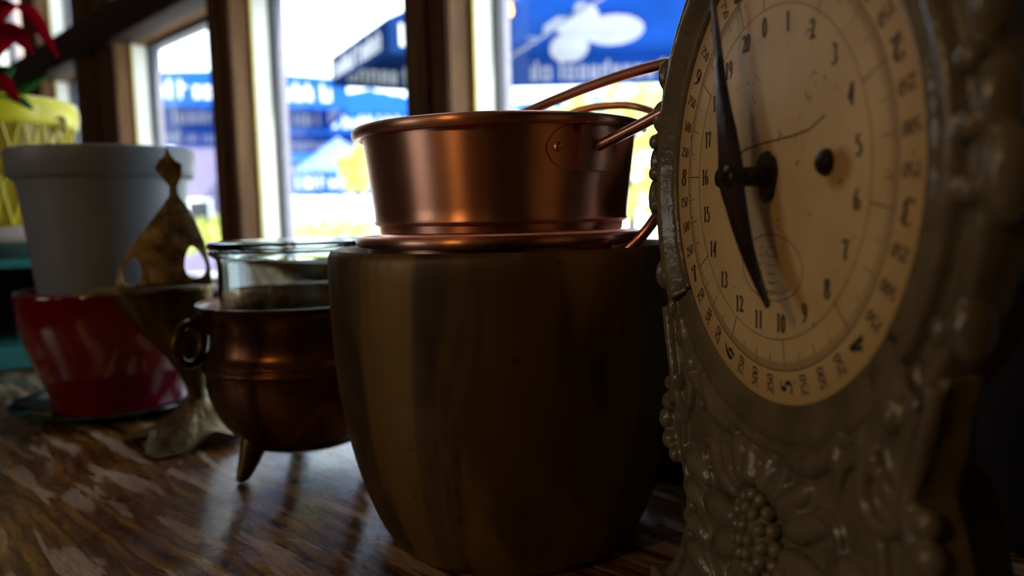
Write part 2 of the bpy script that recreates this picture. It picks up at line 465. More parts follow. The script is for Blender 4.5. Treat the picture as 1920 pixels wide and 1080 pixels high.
# ------------------------------------------------------------------ scale
def build_scale():
    TH = math.radians(-79.83)
    root = empty('kitchen_scale', (0.1097, 0.3300, 0.0), TH)
    tag(root, 'old cream cast iron kitchen scale with round numbered dial and flower relief', 'scale')
    ZC = 0.2455
    # local: x to the scale's right, -y out of the dial towards the viewer, z up
    def sm(pts, n=5): return smooth_prof(pts, n)
    # --- pedestal casting (below the seam) with its relief, fused by a remesh
    left = sm([(-0.109, -0.066), (-0.104, -0.080), (-0.103, -0.091), (-0.099, -0.106), (-0.104, -0.119), (-0.109, -0.135), (-0.108, -0.150),
               (-0.094, -0.156), (-0.083, -0.166), (-0.083, -0.181), (-0.090, -0.200), (-0.103, -0.216), (-0.122, -0.236), (-0.126, -0.2452)], 5)
    b = B()
    arc_top = [(0.112 * math.cos(math.radians(t)), 0.112 * math.sin(math.radians(t))) for t in range(-34, -147, -4)]
    poly = [(x, z) for x, z in left] + [(-x, z) for x, z in reversed(left)] + arc_top
    mp = Matrix(((1, 0, 0, 0), (0, 0, 1, 0), (0, 1, 0, ZC), (0, 0, 0, 1)))      # (x, z, depth) -> local
    prism(b, poly, 0.0, 0.014, mp)
    def T(pts, r, off=0.0, flat=1.0):
        """tube lying on the front plate; pts (x, z)"""
        p = smooth_prof([(x, z) for x, z in pts], 5)
        n = len(p)
        if not isinstance(r, (tuple, list)): r = (r, r)
        rr = [r[0] + (r[-1] - r[0]) * i / (n - 1) for i in range(n)] if len(r) == 2 else [((1 - abs(2 * i / (n - 1) - 1)) ** 0.6) * r[1] + r[0] for i in range(n)]
        tube(b, [(x, -off - 0.0008, z + ZC) for x, z in p], [r_ * 1.12 for r_ in rr], 10)
    def spiral(cx, cz, r0, r1, a0, a1, n=16):
        return [(cx + (r0 + (r1 - r0) * i / (n - 1)) * math.cos(math.radians(a0 + (a1 - a0) * i / (n - 1))),
                 cz + (r0 + (r1 - r0) * i / (n - 1)) * math.sin(math.radians(a0 + (a1 - a0) * i / (n - 1)))) for i in range(n)]
    for sx in (-1, 1):
        def X(pts): return [(sx * x, z) for x, z in pts]
        # rolled border down both flanks
        T(X([(0.106, -0.068), (0.100, -0.092), (0.096, -0.106), (0.098, -0.122)]), (0.0035, 0.003), 0.001)
        T(X([(0.088, -0.072), (0.080, -0.088), (0.072, -0.102), (0.075, -0.118), (0.084, -0.130), (0.082, -0.150), (0.075, -0.168), (0.076, -0.186), (0.086, -0.206), (0.104, -0.228)]), (0.0028, 0.0035), 0.0)
        # big c-scrolls under the dial
        T(X(spiral(0.085, -0.112, 0.0145, 0.004, 100, 480)), (0.0034, 0.0018), 0.001)
        T(X(spiral(0.071, -0.118, 0.020, 0.012, 20, 170)), (0.003, 0.002), 0.001)
        # knuckles on the flank
        for (x, z, r) in ((0.104, -0.123, 0.0062), (0.108, -0.134, 0.0066), (0.104, -0.145, 0.0062), (0.097, -0.152, 0.005), (0.103, -0.112, 0.005)):
            ellipsoid(b, (sx * x, -0.001, z + ZC), (r, r * 0.9, r))
        # lower drapery folds
        for i in range(4):
            z = -0.150 - i * 0.0165
            T(X([(0.050, z - 0.004), (0.066, z + 0.003), (0.084, z + 0.002)]), (0.0015, 0.006, 0.0015), -0.001)
        T(X(spiral(0.044, -0.205, 0.020, 0.006, 60, 400)), (0.0035, 0.002), 0.0)
        T(X(spiral(0.052, -0.140, 0.012, 0.004, 200, -120)), (0.003, 0.0018), 0.0)
        T(X([(0.022, -0.118), (0.036, -0.116), (0.050, -0.108), (0.060, -0.096)]), (0.0012, 0.0036, 0.0012))
        T(X([(0.030, -0.222), (0.060, -0.226), (0.090, -0.236)]), (0.002, 0.004, 0.002))
        # small pearls under the dial ring
        for i in range(5):
            a = math.radians(205 + 9 * i) if sx < 0 else math.radians(335 - 9 * i)
            ellipsoid(b, (0.121 * math.cos(a) * 0.98, -0.001, 0.121 * math.sin(a) + ZC), (0.004, 0.0045, 0.006), seg=10, rings=8)
    # acanthus leaves fanning up and out of the flower
    for deg, L in ((150, .052), (133, .050), (117, .046), (101, .042), (79, .042), (63, .046), (47, .050), (30, .052)):
        a = math.radians(deg)
        T([(0.024 * math.cos(a), -0.160 + 0.022 * math.sin(a)), (L * .65 * math.cos(a) * 1.1, -0.160 + L * .65 * math.sin(a)), (L * 1.15 * math.cos(a), -0.160 + L * math.sin(a))], (0.0015, 0.0048, 0.001), -0.001)
    # ring moulding under the dial (two steps)
    for r0, rad in ((0.1165, 0.0026), (0.1225, 0.0018)):
        pts = [(r0 * math.sin(math.radians(t)), -0.0005, ZC - r0 * math.cos(math.radians(t))) for t in range(-52, 53, 4)]
        tube(b, pts, rad, 8)
    # plinth foot
    prism(b, [(-0.128, -0.232), (-0.1235, -0.2305), (-0.03, -0.2315), (0.03, -0.2315), (0.1235, -0.2305), (0.128, -0.232), (0.130, -0.2452), (-0.130, -0.2452)], -0.006, 0.014, mp)
    ped = link('pedestal', b, M_enamel, root)
    md = ped.modifiers.new('remesh', 'REMESH'); md.mode = 'VOXEL'; md.voxel_size = 0.0011; md.use_smooth_shade = True
    ms = ped.modifiers.new('smooth', 'SMOOTH'); ms.iterations = 1; ms.factor = 0.5
    # --- flower: berries and petals
    b = B()
    for deg, L, wd in ((182, .038, .0085), (213, .037, .0085), (-2, .038, .0085), (-33, .037, .0085), (243, .034, .0075), (-63, .034, .0075), (270, .034, .0075)):
        a = math.radians(deg)
        m = Matrix.Rotation(-a, 3, 'Y')
        ellipsoid(b, ((0.018 + L / 2) * math.cos(a) * 1.0, -0.001, ZC - 0.160 + (0.018 + L / 2) * math.sin(a) * 0.8), (L / 2, 0.0072, wd), m, 20, 12)
    fl = link('petals', b, M_enamel, root)
    b = B()
    ellipsoid(b, (0, -0.002, ZC - 0.160), (0.015, 0.009, 0.017))
    for ring, (cnt, rr) in enumerate(((1, 0.0), (6, 0.0062), (11, 0.0118), (15, 0.0165))):
        for i in range(cnt):
            a = 2 * PI * i / cnt + ring * 0.3
            ellipsoid(b, (rr * math.cos(a), -0.0105 + (rr / 0.0165) ** 2 * 0.0075, ZC - 0.160 + rr * 1.15 * math.sin(a)), (0.0032, 0.0036, 0.0034), seg=12, rings=8)
    link('berry_cluster', b, M_enamel, root)
    # --- dial case / bezel: cast ring above the seam, open where it rests on the pedestal
    b = B()
    prof = [(0.0972, 0.006), (0.0972, 0.0006), (0.0985, -0.0012), (0.1005, -0.0010), (0.1025, 0.0005), (0.1055, -0.0022), (0.1095, -0.0056), (0.1125, -0.0062),
            (0.1140, -0.0046), (0.1150, 0.0004), (0.1168, 0.0006), (0.1200, -0.0026), (0.1222, -0.0030), (0.1245, -0.0008), (0.1252, 0.004), (0.1252, 0.013), (0.0972, 0.013)]
    a0, a1, n = -34, 214, 110
    rings = []
    for i in range(n + 1):
        a = math.radians(a0 + (a1 - a0) * i / n)
        rings.append([b.verts.new((r * math.cos(a), y, r * math.sin(a) + ZC)) for r, y in prof])
    for r0, r1 in zip(rings, rings[1:]):
        for j in range(len(prof)):
            b.faces.new((r0[j], r1[j], r1[(j + 1) % len(prof)], r0[(j + 1) % len(prof)]))
    b.faces.new(rings[0]); b.faces.new(rings[-1][::-1])
    # scrolled ears at three and nine o'clock and beads around the rim
    for sx in (-1, 1):
        for (x, z, rx, rz) in ((0.1265, -0.006, 0.0055, 0.014), (0.1235, 0.014, 0.0045, 0.012), (0.1200, 0.040, 0.004, 0.010), (0.1160, -0.050, 0.0045, 0.010), (0.110, 0.062, 0.004, 0.010)):
            ellipsoid(b, (sx * x, 0.002, z + ZC), (rx, 0.0075, rz))
        for (x, z) in ((0.119, 0.008), (0.119, -0.010), (0.118, 0.026)):
            ellipsoid(b, (sx * x, -0.004, z + ZC), (0.0045, 0.004, 0.0045))
    bz = link('bezel', b, M_enamel, root, angle=60)
    md = bz.modifiers.new('remesh', 'REMESH'); md.mode = 'VOXEL'; md.voxel_size = 0.0010; md.use_smooth_shade = True
    ms = bz.modifiers.new('smooth', 'SMOOTH'); ms.iterations = 3; ms.factor = 0.5
    # lower ring carried by the pedestal side of the seam
    b = B()
    rings = []
    prof2 = [(0.0972, 0.008), (0.0972, 0.0010), (0.0985, -0.0004), (0.1040, -0.0004), (0.1090, -0.0016), (0.1125, -0.0016), (0.1145, 0.0004), (0.1145, 0.008)]
    for i in range(51):
        a = math.radians(-145 + 110 * i / 50)
        rings.append([b.verts.new((r * math.cos(a), y, r * math.sin(a) + ZC)) for r, y in prof2])
    for r0, r1 in zip(rings, rings[1:]):
        for j in range(len(prof2)):
            b.faces.new((r0[j], r1[j], r1[(j + 1) % len(prof2)], r0[(j + 1) % len(prof2)]))
    b.faces.new(rings[0]); b.faces.new(rings[-1][::-1])
    link('lower_ring', b, M_enamel, root, angle=50)
    # --- case behind
    b = B(); bbox(b, (-0.088, 0.0138, 0.001), (0.088, 0.030, ZC + 0.060), 0.003)
    b2 = B(); lathe(b2, [(0.0, 0.0), (0.112, 0.0), (0.116, 0.004), (0.112, 0.024), (0.06, 0.034), (0, 0.036)], 64)
    merge(b, b2, Matrix(((1, 0, 0, 0), (0, 0, 1, 0.0132), (0, -1, 0, ZC), (0, 0, 0, 1))))
    link('case', b, M_case, root)
    pr = smooth_prof([(0.028, -0.097), (0.050, -0.108), (0.064, -0.116), (0.072, -0.126), (0.077, -0.142), (0.083, -0.165), (0.089, -0.20), (0.094, -0.2445)], 4)
    b = B()
    poly = [(d, z) for d, z in pr] + [(0.028, -0.2445)]
    m2 = Matrix(((0, 0, 1, 0), (1, 0, 0, 0), (0, 1, 0, ZC), (0, 0, 0, 1)))
    prism(b, poly, -0.05, 0.05, m2)
    bmesh.ops.bevel(b, geom=[e for e in b.edges if abs(e.verts[0].co.x - e.verts[1].co.x) < 1e-5], offset=0.004, segments=3, affect='EDGES')
    link('rear_housing', b, M_case, root)
    # --- dial disc
    dial = empty_child = None
    b = B()
    lathe(b, [(0, 0.0), (0.060, 0.0), (0.0976, 0.0), (0.0976, 0.0015), (0, 0.0015)], 128)
    b2 = B(); merge(b2, b, Matrix(((1, 0, 0, 0), (0, 0, 1, 0.0), (0, -1, 0, 0), (0, 0, 0, 1))))
    dial = link('dial', b2, M_dial, root, loc=(0, 0.0012, ZC))
    # printed marks, 0.1 mm proud of the disc
    YI = -0.00012
    b = B()
    def ribbon(pts, w):
        n = len(pts)
        ws = w if isinstance(w, list) else [w] * n
        L = []
        for i in range(n):
            p = Vector(pts[i]); a_ = Vector(pts[max(0, i - 1)]); c_ = Vector(pts[min(n - 1, i + 1)])
            t = (c_ - a_); t = t.normalized() if t.length > 1e-9 else Vector((1, 0))
            nn = Vector((-t.y, t.x)) * ws[i] / 2
            L.append((b.verts.new((p.x + nn.x, YI, p.y + nn.y)), b.verts.new((p.x - nn.x, YI, p.y - nn.y))))
        for (a1_, b1_), (a2_, b2_) in zip(L, L[1:]):
            b.faces.new((a1_, a2_, b2_, b1_))
    def arc(cx, cy, rx, ry, a0, a1, n=16):
        return [(cx + rx * math.cos(math.radians(a0 + (a1 - a0) * i / n)), cy + ry * math.sin(math.radians(a0 + (a1 - a0) * i / n))) for i in range(n + 1)]
    def ln(*p):
        out = []
        for (x0, y0), (x1, y1) in zip(p, p[1:]):
            out += [(x0 + (x1 - x0) * t / 4, y0 + (y1 - y0) * t / 4) for t in range(4)]
        return out + [p[-1]]
    G = {
        '0': [arc(.25, .5, .2, .47, 0, 360, 28)],
        '1': [ln((.25, 0), (.25, 1)), ln((.25, .98), (.10, .84)), ln((.08, .01), (.42, .01))],
        '2': [arc(.25, .74, .19, .24, 170, -30, 16) + [(.30, .38), (.06, .03)], ln((.05, .05), (.46, .05)), ln((.46, .02), (.48, .22))],
        '3': [arc(.23, .76, .18, .22, 150, -90), arc(.23, .27, .21, .26, 90, -150)],
        '4': [ln((.36, 0), (.36, 1)), ln((.36, .98), (.02, .28)), ln((.02, .28), (.50, .28)), ln((.22, .01), (.50, .01))],
        '5': [ln((.12, .97), (.46, .97)), ln((.12, .97), (.10, .55)), arc(.22, .31, .22, .30, 125, -150)],
        '6': [arc(.25, .28, .20, .27, 0, 360, 24), arc(.46, .32, .42, .66, 175, 95, 12)],
        '7': [ln((.04, .95), (.48, .95)), ln((.48, .95), (.26, .5), (.20, 0)), ln((.04, .95), (.05, .76))],
        '8': [arc(.25, .75, .17, .22, 0, 360, 22), arc(.25, .27, .21, .26, 0, 360, 22)],
        '9': [arc(.25, .72, .20, .27, 0, 360, 24), arc(.04, .68, .42, .66, -5, -85, 12)],
    }
    def put(text, cx, cz, h, rot=0.0, sx=0.85, thick=0.17, thin=0.05, slant=0.0):
        wch = 0.60 * h * sx
        tot = wch * len(text)
        ca, sa = math.cos(rot), math.sin(rot)
        for i, ch in enumerate(text):
            for st in G[ch]:
                if ch in '689' or ch == '0': stk = st
                else: stk = st
                pts = []; ws = []
                for j, (x, y) in enumerate(stk):
                    x0, y0 = stk[max(0, j - 1)]; x1, y1 = stk[min(len(stk) - 1, j + 1)]
                    dx, dy = x1 - x0, y1 - y0
                    f = abs(dy) / (math.hypot(dx, dy) + 1e-9)
                    ws.append(h * (thin + (thick - thin) * f ** 2))
                    lx = -tot / 2 + i * wch + (x + slant * y) * h * sx + 0.03 * h; lz = (y - .5) * h
                    pts.append((cx + lx * ca - lz * sa, cz + lx * sa + lz * ca))
                ribbon(pts, ws)
    A0, ST = -10.78, 17.24
    def pos(n, r):
        a = math.radians(A0 + (n - 10) * ST)
        return -r * math.sin(a), -r * math.cos(a)
    TW = math.radians(0)
    for n_ in range(21):
        if n_ == 18: 
            pass
        x, z = pos(n_, 0.0630)
        put(str(n_), x, z, 0.0079 if n_ else 0.0085, 0.0, 0.78, 0.20, 0.06)
    for i in range(0, 41):
        n_ = i / 2
        x, z = pos(n_, 0.0899)
        a = math.atan2(-z, -x)
        q_ = i % 4
        if q_ == 0: put(str(int(i / 4)) if i else '0', x, z, 0.0088, a, 1.05, 0.24, 0.07, 0.12)
        else: put({1: '250', 2: '500', 3: '750'}[q_], x, z, 0.0052, a, 0.95, 0.17, 0.06, 0.12)
    for r_, w_ in ((0.0700, 0.00032), (0.0832, 0.00042)):
        ribbon(arc(0, 0, r_, r_, 0, 360, 160), w_)
    for i in range(0, 401):
        n_ = i / 20
        if i % 40 == 0: r0_, w_ = 0.0700, 0.00050
        elif i % 20 == 0: r0_, w_ = 0.0755, 0.00042
        elif i % 10 == 0: r0_, w_ = 0.0765, 0.00036
        else: r0_, w_ = 0.0795, 0.00026
        ribbon([pos(n_, r0_), pos(n_, 0.0832)], w_)
    # maker's roundel: fine ring, short dashes and a line of tiny script along its foot
    ex, ez = 0.003, -0.0390
    ribbon(arc(ex, ez, 0.0250, 0.0142, 0, 360, 60), 0.0004)
    for i in range(6):
        ribbon(ln((ex - 0.003, ez + 0.009 - i * 0.0038), (ex, ez + 0.0084 - i * 0.0038), (ex + 0.004, ez + 0.0088 - i * 0.0038)), 0.00035)
        ribbon(ln((ex - 0.010, ez + 0.008 - i * 0.0035), (ex - 0.0065, ez + 0.0086 - i * 0.0035)), 0.00028)
    rs = random.Random(3)
    for i in range(13):
        a = math.radians(225 + i * 7.6)
        x, z = ex + 0.0200 * math.cos(a), ez + 0.0108 * math.sin(a)
        h = 0.0018 if i % 3 else 0.0027
        ribbon(ln((x - .0003, z - h / 2), (x + .0004, z + h / 2)), 0.0003)
        ribbon(ln((x - .0003, z - h / 2), (x + rs.uniform(.0005, .0012), z + rs.uniform(-.0006, .0006))), 0.00022)
    # faded crest above the hub, worn to flecks and curls
    for i in range(26):
        x, z = rs.uniform(-0.040, 0.042), rs.uniform(0.012, 0.052)
        if abs(x) < 0.006: continue
        s_l = rs.uniform(0.0010, 0.0026); a = rs.uniform(0, PI)
        ribbon(arc(x, z, s_l, s_l * 1.3, math.degrees(a), math.degrees(a) + rs.uniform(40, 150), 6), rs.uniform(0.0002, 0.0006))
    ribbon([(-0.0260, 0.0112), (-0.0210, 0.0130), (-0.0070, 0.0143), (0.0060, 0.0147), (0.0200, 0.0152), (0.0310, 0.0162), (0.0420, 0.0205)], 0.0007)
    for i in range(30):
        a = rs.uniform(0, 2 * PI); r_ = rs.uniform(0.02, 0.094); s_l = rs.uniform(0.0002, 0.0008)
        ribbon(arc(r_ * math.cos(a), r_ * math.sin(a), s_l, s_l, 0, 360, 8), 0.0003)
    link('printed_numerals', b, M_ink, dial, smooth=False)
    # --- hub hole, shaft, pointer, screws
    b = B()
    ragged = [((0.0092 + 0.0016 * math.sin(3 * t) + rs.uniform(-.0008, .0008)) * math.cos(t) * 0.8, (0.0105 + rs.uniform(-.0012, .0012)) * math.sin(t)) for t in [2 * PI * i / 22 for i in range(22)]]
    prism(b, ragged, -0.0010, 0.0008, mp)
    link('hub_plate', b, M_iron, root, loc=(0.001, 0, 0.0))
    RY = Matrix(((1, 0, 0, 0), (0, 0, -1, 0), (0, 1, 0, ZC), (0, 0, 0, 1)))   # lathe z -> out of the dial
    b = B(); b2 = B()
    lathe(b2, [(0, 0), (0.0048, 0), (0.0048, 0.004), (0.0042, 0.005), (0.0042, 0.0105), (0.0055, 0.0125), (0.0080, 0.0145), (0.0085, 0.0163), (0, 0.0163)], 24)
    merge(b, b2, RY)
    link('shaft', b, M_iron, root)
    off = 0.0165
    b = B()
    # outline of the hand, local (x, z) relative to the dial centre, at its own height above the dial
    C_ = [((-0.0175, 0.0940), .0012), ((-0.0164, 0.0774), .0018), ((-0.0138, 0.0632), .0030), ((-0.0111, 0.0491), .0042), ((-0.0076, 0.0304), .0068), ((-0.0027, 0.0119), .0102), ((-0.0003, 0.0005), .0118),
          ((0.0038, -0.0098), .0096), ((0.0098, -0.0220), .0076), ((0.0164, -0.0327), .0056), ((0.0245, -0.0430), .0038), ((0.0327, -0.0517), .0015)]
    pc = smooth_prof([p for p, _ in C_], 4); wc = smooth_prof([(w, 0) for _, w in C_], 4)
    vs = []
    for i, (x, z) in enumerate(pc):
        x0, z0 = pc[max(0, i - 1)]; x1, z1 = pc[min(len(pc) - 1, i + 1)]
        t = Vector((x1 - x0, z1 - z0)).normalized(); nn = Vector((-t.y, t.x)) * wc[i][0]
        vs.append([b.verts.new((x + nn.x, -off + 0.0008, z + nn.y + ZC)), b.verts.new((x + nn.x * .5, -off - 0.0006, z + nn.y * .5 + ZC)),
                   b.verts.new((x - nn.x * .5, -off - 0.0006, z - nn.y * .5 + ZC)), b.verts.new((x - nn.x, -off + 0.0008, z - nn.y + ZC))])
    for r0, r1 in zip(vs, vs[1:]):
        for j in range(4): b.faces.new((r0[j], r0[(j + 1) % 4], r1[(j + 1) % 4], r1[j]))
    b.faces.new(vs[0][::-1]); b.faces.new(vs[-1])
    pt = link('pointer', b, M_iron, root)
    b = B(); b2 = B()
    lathe(b2, [(0, 0.0163), (0.0046, 0.0163), (0.0046, 0.0176), (0.0036, 0.0184), (0.0024, 0.0186), (0.0022, 0.0206), (0, 0.0210)], 24)
    merge(b, b2, RY)
    link('hub_nut', b, M_iron, pt)
    for (x, z) in ((0.0430, 0.0030), (-0.0430, 0.0015)):
        b = B(); b2 = B()
        lathe(b2, [(0, 0), (0.0052, 0), (0.0052, 0.0006), (0.0042, 0.0022), (0.0018, 0.0032), (0, 0.0033)], 20)
        merge(b, b2, Matrix.Translation((x, 0.0010, z)) @ RY)
        sc = link('screw', b, M_iron, root)
    return root
M_case = simple('grey_green_enamel', (0.085, 0.10, 0.085), 0.4, var=0.15, bump=0.15)
build_scale()

# ------------------------------------------------------------------ vessels
def shell(outer, th, inner_floor):
    """outer profile bottom->top (r,z) turned into a closed wall profile with inner side"""
    inner = [(max(0.0, r - th), z) for r, z in reversed(outer) if z > inner_floor]
    top = outer[-1]
    out = [(0, outer[0][1])] + list(outer) + inner
    rl = inner[-1][0]
    out += [(rl * 0.96, inner_floor), (0, inner_floor)]
    return out

# big patinated pot
root_pot = empty('brass_pot', (-0.004, 0.555, 0))
tag(root_pot, 'large tapering patinated brass pot with rounded lip, under the copper pans', 'pot')
oc = smooth_prof([(0.080, 0.0), (0.0865, 0.0012), (0.0925, 0.008), (0.1005, 0.024), (0.1085, 0.046), (0.1150, 0.070), (0.1205, 0.100), (0.1238, 0.130), (0.1256, 0.160), (0.1264, 0.190), (0.1262, 0.202), (0.1252, 0.2075), (0.1228, 0.2105)], 4)
b = B()
lathe(b, [(0, 0)] + oc + [(0.1205, 0.2100), (0.1190, 0.2065), (0.1190, 0.200), (0.1180, 0.150), (0.112, 0.145), (0, 0.145)], 128)
link('pot_body', b, M_pot, root_pot, angle=50)

def curved_plate(bm, cx, cy, r_of_z, a0, a1, z0, z1, t, n=10, round_end=False):
    cols = []
    for i in range(n + 1):
        f = i / n
        a = math.radians(a0 + (a1 - a0) * f)
        zz0, zz1 = z0, z1
        if round_end and f < 0.35:
            k_ = math.sqrt(max(0.0, 1 - ((0.35 - f) / 0.35) ** 2)); m_ = (z0 + z1) / 2; h_ = (z1 - z0) / 2 * max(0.15, k_)
            zz0, zz1 = m_ - h_, m_ + h_
        col = []
        for z in (zz0, zz1):
            for d in (0.0, t):
                r = r_of_z(z) + d
                col.append(bm.verts.new((cx + r * math.cos(a), cy + r * math.sin(a), z)))
        cols.append(col)
    for c0, c1 in zip(cols, cols[1:]):
        bm.faces.new((c0[1], c1[1], c1[3], c0[3])); bm.faces.new((c0[0], c0[2], c1[2], c1[0]))
        bm.faces.new((c0[2], c0[3], c1[3], c1[2])); bm.faces.new((c0[0], c1[0], c1[1], c0[1]))
    bm.faces.new((cols[0][0], cols[0][1], cols[0][3], cols[0][2])); bm.faces.new((cols[-1][0], cols[-1][2], cols[-1][3], cols[-1][1]))

def copper_pan(cx, cy, zb, H, label, base_az, far_az, handle_pts):
    r = empty('copper_pan', (cx, cy, zb))
    tag(r, label, 'pan', 'stacked copper pans on the big pot')
    rb, rt = 0.0895, 0.0965
    prof = [(0, 0.0), (0.0855, 0.0), (0.0868, 0.001), (0.0872, 0.0055), (0.0895, 0.0062), (rb + 0.0012, 0.0078), (rb + 0.0004, 0.0095)]
    prof += [(rb + (rt - rb) * t / 8, 0.0095 + (H - 0.0095 - 0.004) * t / 8) for t in range(1, 9)]
    # rolled rim
    R0, zr, q_ = rt + 0.0038, H - 0.0035, 0.0038
    prof += [(R0 + q_ * math.cos(math.radians(t)), zr + q_ * math.sin(math.radians(t))) for t in range(-150, 151, 20)]
    prof += [(rt - 0.0015, H - 0.006), (rb - 0.001, 0.011), (rb - 0.004, 0.008), (0, 0.008)]
    b = B(); lathe(b, prof, 128); link('pan_body', b, M_copper, r, angle=40)
    def rz(z): return rb + (rt - rb) * max(0, min(1, (z - 0.0095) / (H - 0.0135)))
    for az, sgn in ((base_az, 1), (far_az, -1)):
        b = B()
        zz0, zz1 = H - 0.0345, H - 0.0075
        curved_plate(b, 0, 0, lambda z: rz(z) + 0.0001, az - sgn * 21, az + sgn * 12, zz0, zz1, 0.0016, 16, True)
        curved_plate(b, 0, 0, lambda z: rz(z) + 0.0010, az - sgn * 9.5, az - sgn * 5, zz0 - 0.0005, zz1, 0.0058, 5)
        curved_plate(b, 0, 0, lambda z: rz(z) + 0.0010, az - sgn * 5, az + sgn * 7.5, zz0, zz1, 0.0038, 6)
        br = link('bracket', b, M_copper, r, angle=30)
        for da, rr in ((-17, 0.0032), (9.8, 0.0028)):
            a = math.radians(az + sgn * da); R_ = rz(H - 0.021) + 0.0016
            b = B(); ellipsoid(b, (R_ * math.cos(a), R_ * math.sin(a), H - 0.0205), (rr, rr, rr)); link('rivet', b, M_copper, br)
    b = B(); tube(b, [Vector(p) - Vector((cx, cy, zb)) for p in handle_pts], 0.0034, 16); link('handle', b, M_handle, r, angle=89)
    return r

cx, cy = -0.0065, 0.555
def bail(E1, E2, phi, al, L, pw, N=60):
    Mm = (E1 + E2) / 2; e = (E2 - E1) / 2
    D = Vector((math.cos(phi) * math.cos(al), math.sin(phi) * math.cos(al), math.sin(al))) * L
    out = []
    for i in range(N + 1):
        th = PI * i / N; c, s = math.cos(th), math.sin(th)
        out.append(Mm - e * (math.copysign(abs(c) ** pw, c)) + D * max(0, s) ** pw)
    return out
hp = bail(Vector((0.0552, 0.4760, 0.2725)), Vector((-0.0725, 0.6305, 0.2725)), -0.7338, 0.3088, 0.1517, 0.873)
copper_pan(cx, cy, 0.2203, 0.0722, 'upper polished copper pan with rolled rim and long loop handle', -51, 129, hp)
low = [P(1165, 478, 0.478), P(1203, 443, 0.472), P(1236, 398, 0.475), P(1275, 330, 0.50), P(1292, 270, 0.54), P(1276, 232, 0.585), P(1236, 214, 0.612), P(1205, 203, 0.628), P(1170, 197.5, 0.638),
       P(1110, 202, 0.648), P(1065, 216, 0.655), P(1040, 240, 0.661), P(1022, 300, 0.665), P(1010, 380, 0.665), P(1005, 440, 0.663)]
low = [Vector(p) for p in smooth_prof([tuple(p) for p in low], 6)]
copper_pan(cx, cy, 0.1455, 0.0735, 'lower copper pan, only its rolled rim and handle showing above the brass pot', -38, 84, low)

# three-legged copper cauldron
ca = (-0.202, 0.716)
root_c = empty('copper_cauldron', (*ca, 0))
tag(root_c, 'small dark copper cauldron on three brass legs with a ring handle', 'cauldron')
oc = smooth_prof([(0.001, 0.0165), (0.035, 0.0195), (0.055, 0.029), (0.0695, 0.044), (0.0800, 0.063), (0.0845, 0.080), (0.0852, 0.094)], 5)
oc += smooth_prof([(0.0850, 0.0965), (0.0880, 0.0985), (0.0885, 0.1015), (0.0862, 0.1040), (0.0875, 0.1065), (0.0855, 0.1090), (0.0815, 0.1150), (0.0795, 0.1280), (0.0802, 0.1400), (0.0835, 0.1490), (0.0880, 0.1545), (0.0900, 0.1560), (0.0902, 0.1580)], 4)
b = B(); lathe(b, shell(oc, 0.0022, 0.0215)[0:], 96); link('cauldron_body', b, M_cauldron, root_c, angle=50)
for k_ in range(3):
    a = math.radians(-128.5 + 120 * k_)
    u_ = Vector((math.cos(a), math.sin(a), 0))
    pts = smooth_prof([tuple(u_ * 0.046 + Vector((0, 0, 0.047))), tuple(u_ * 0.055 + Vector((0, 0, 0.032))), tuple(u_ * 0.062 + Vector((0, 0, 0.016))), tuple(u_ * 0.0685 + Vector((0, 0, 0.0035)))], 4)
    n_ = len(pts)
    b = B(); tube(b, pts, [0.0155 * (1 - i / (n_ - 1)) + 0.0055 * i / (n_ - 1) for i in range(n_)], 18)
    ellipsoid(b, u_ * 0.0692 + Vector((0, 0, 0.0042)), (0.0054, 0.0054, 0.0041))
    link('leg', b, M_brass, root_c)
for az in (207, 27):
    a = math.radians(az); u_ = Vector((math.cos(a), math.sin(a), 0)); v_ = Vector((-u_.y, u_.x, 0))
    b = B()
    tube(b, [u_ * 0.078 + Vector((0, 0, 0.142)), u_ * 0.090 + Vector((0, 0, 0.147)), u_ * 0.0965 + Vector((0, 0, 0.1435)), u_ * 0.091 + Vector((0, 0, 0.137)), u_ * 0.078 + Vector((0, 0, 0.135))], 0.0042, 10)
    link('handle_lug', b, M_brass, root_c)
    b = B(); c_ = u_ * 0.0965 + Vector((0, 0, 0.1245)); d_ = (v_ * 0.75 + u_ * 0.66).normalized()
    R_ = 0.0185
    ring = [c_ + d_ * R_ * math.sin(2 * PI * i / 40) + Vector((0, 0, 1)) * R_ * math.cos(2 * PI * i / 40) for i in range(41)]
    tube(b, ring, 0.0042, 12, cap=False)
    bmesh.ops.remove_doubles(b, verts=b.verts, dist=0.0002)
    link('ring_handle', b, M_brass, root_c)

# glass preserving jar standing inside the cauldron
root_j = empty('glass_jar', (ca[0] + 0.001, ca[1], 0.0240))
tag(root_j, 'clear green-tinted glass jar with glass lid standing inside the copper cauldron', 'jar')
J0 = 0.0240
jp = [(0, 0.0), (0.050, 0.0), (0.056, 0.003), (0.0595, 0.012), (0.0690, 0.040), (0.0705, 0.060), (0.0705, 0.168), (0.0715, 0.174), (0.0765, 0.1775), (0.0775, 0.1800), (0.0765, 0.1822), (0.0700, 0.1824), (0.0672, 0.176), (0.0670, 0.060), (0.0655, 0.042), (0.0560, 0.013), (0.052, 0.005), (0, 0.005)]
b = B(); lathe(b, jp, 96); link('jar_body', b, M_glass, root_j, angle=40)
lp = [(0, 0.1838), (0.066, 0.1838), (0.0675, 0.1832), (0.0770, 0.1830), (0.0785, 0.1855), (0.0775, 0.1890), (0.0730, 0.1900), (0.0660, 0.1885), (0, 0.1885)]
b = B(); lathe(b, lp, 96); link('jar_lid', b, M_glass, root_j, angle=40)

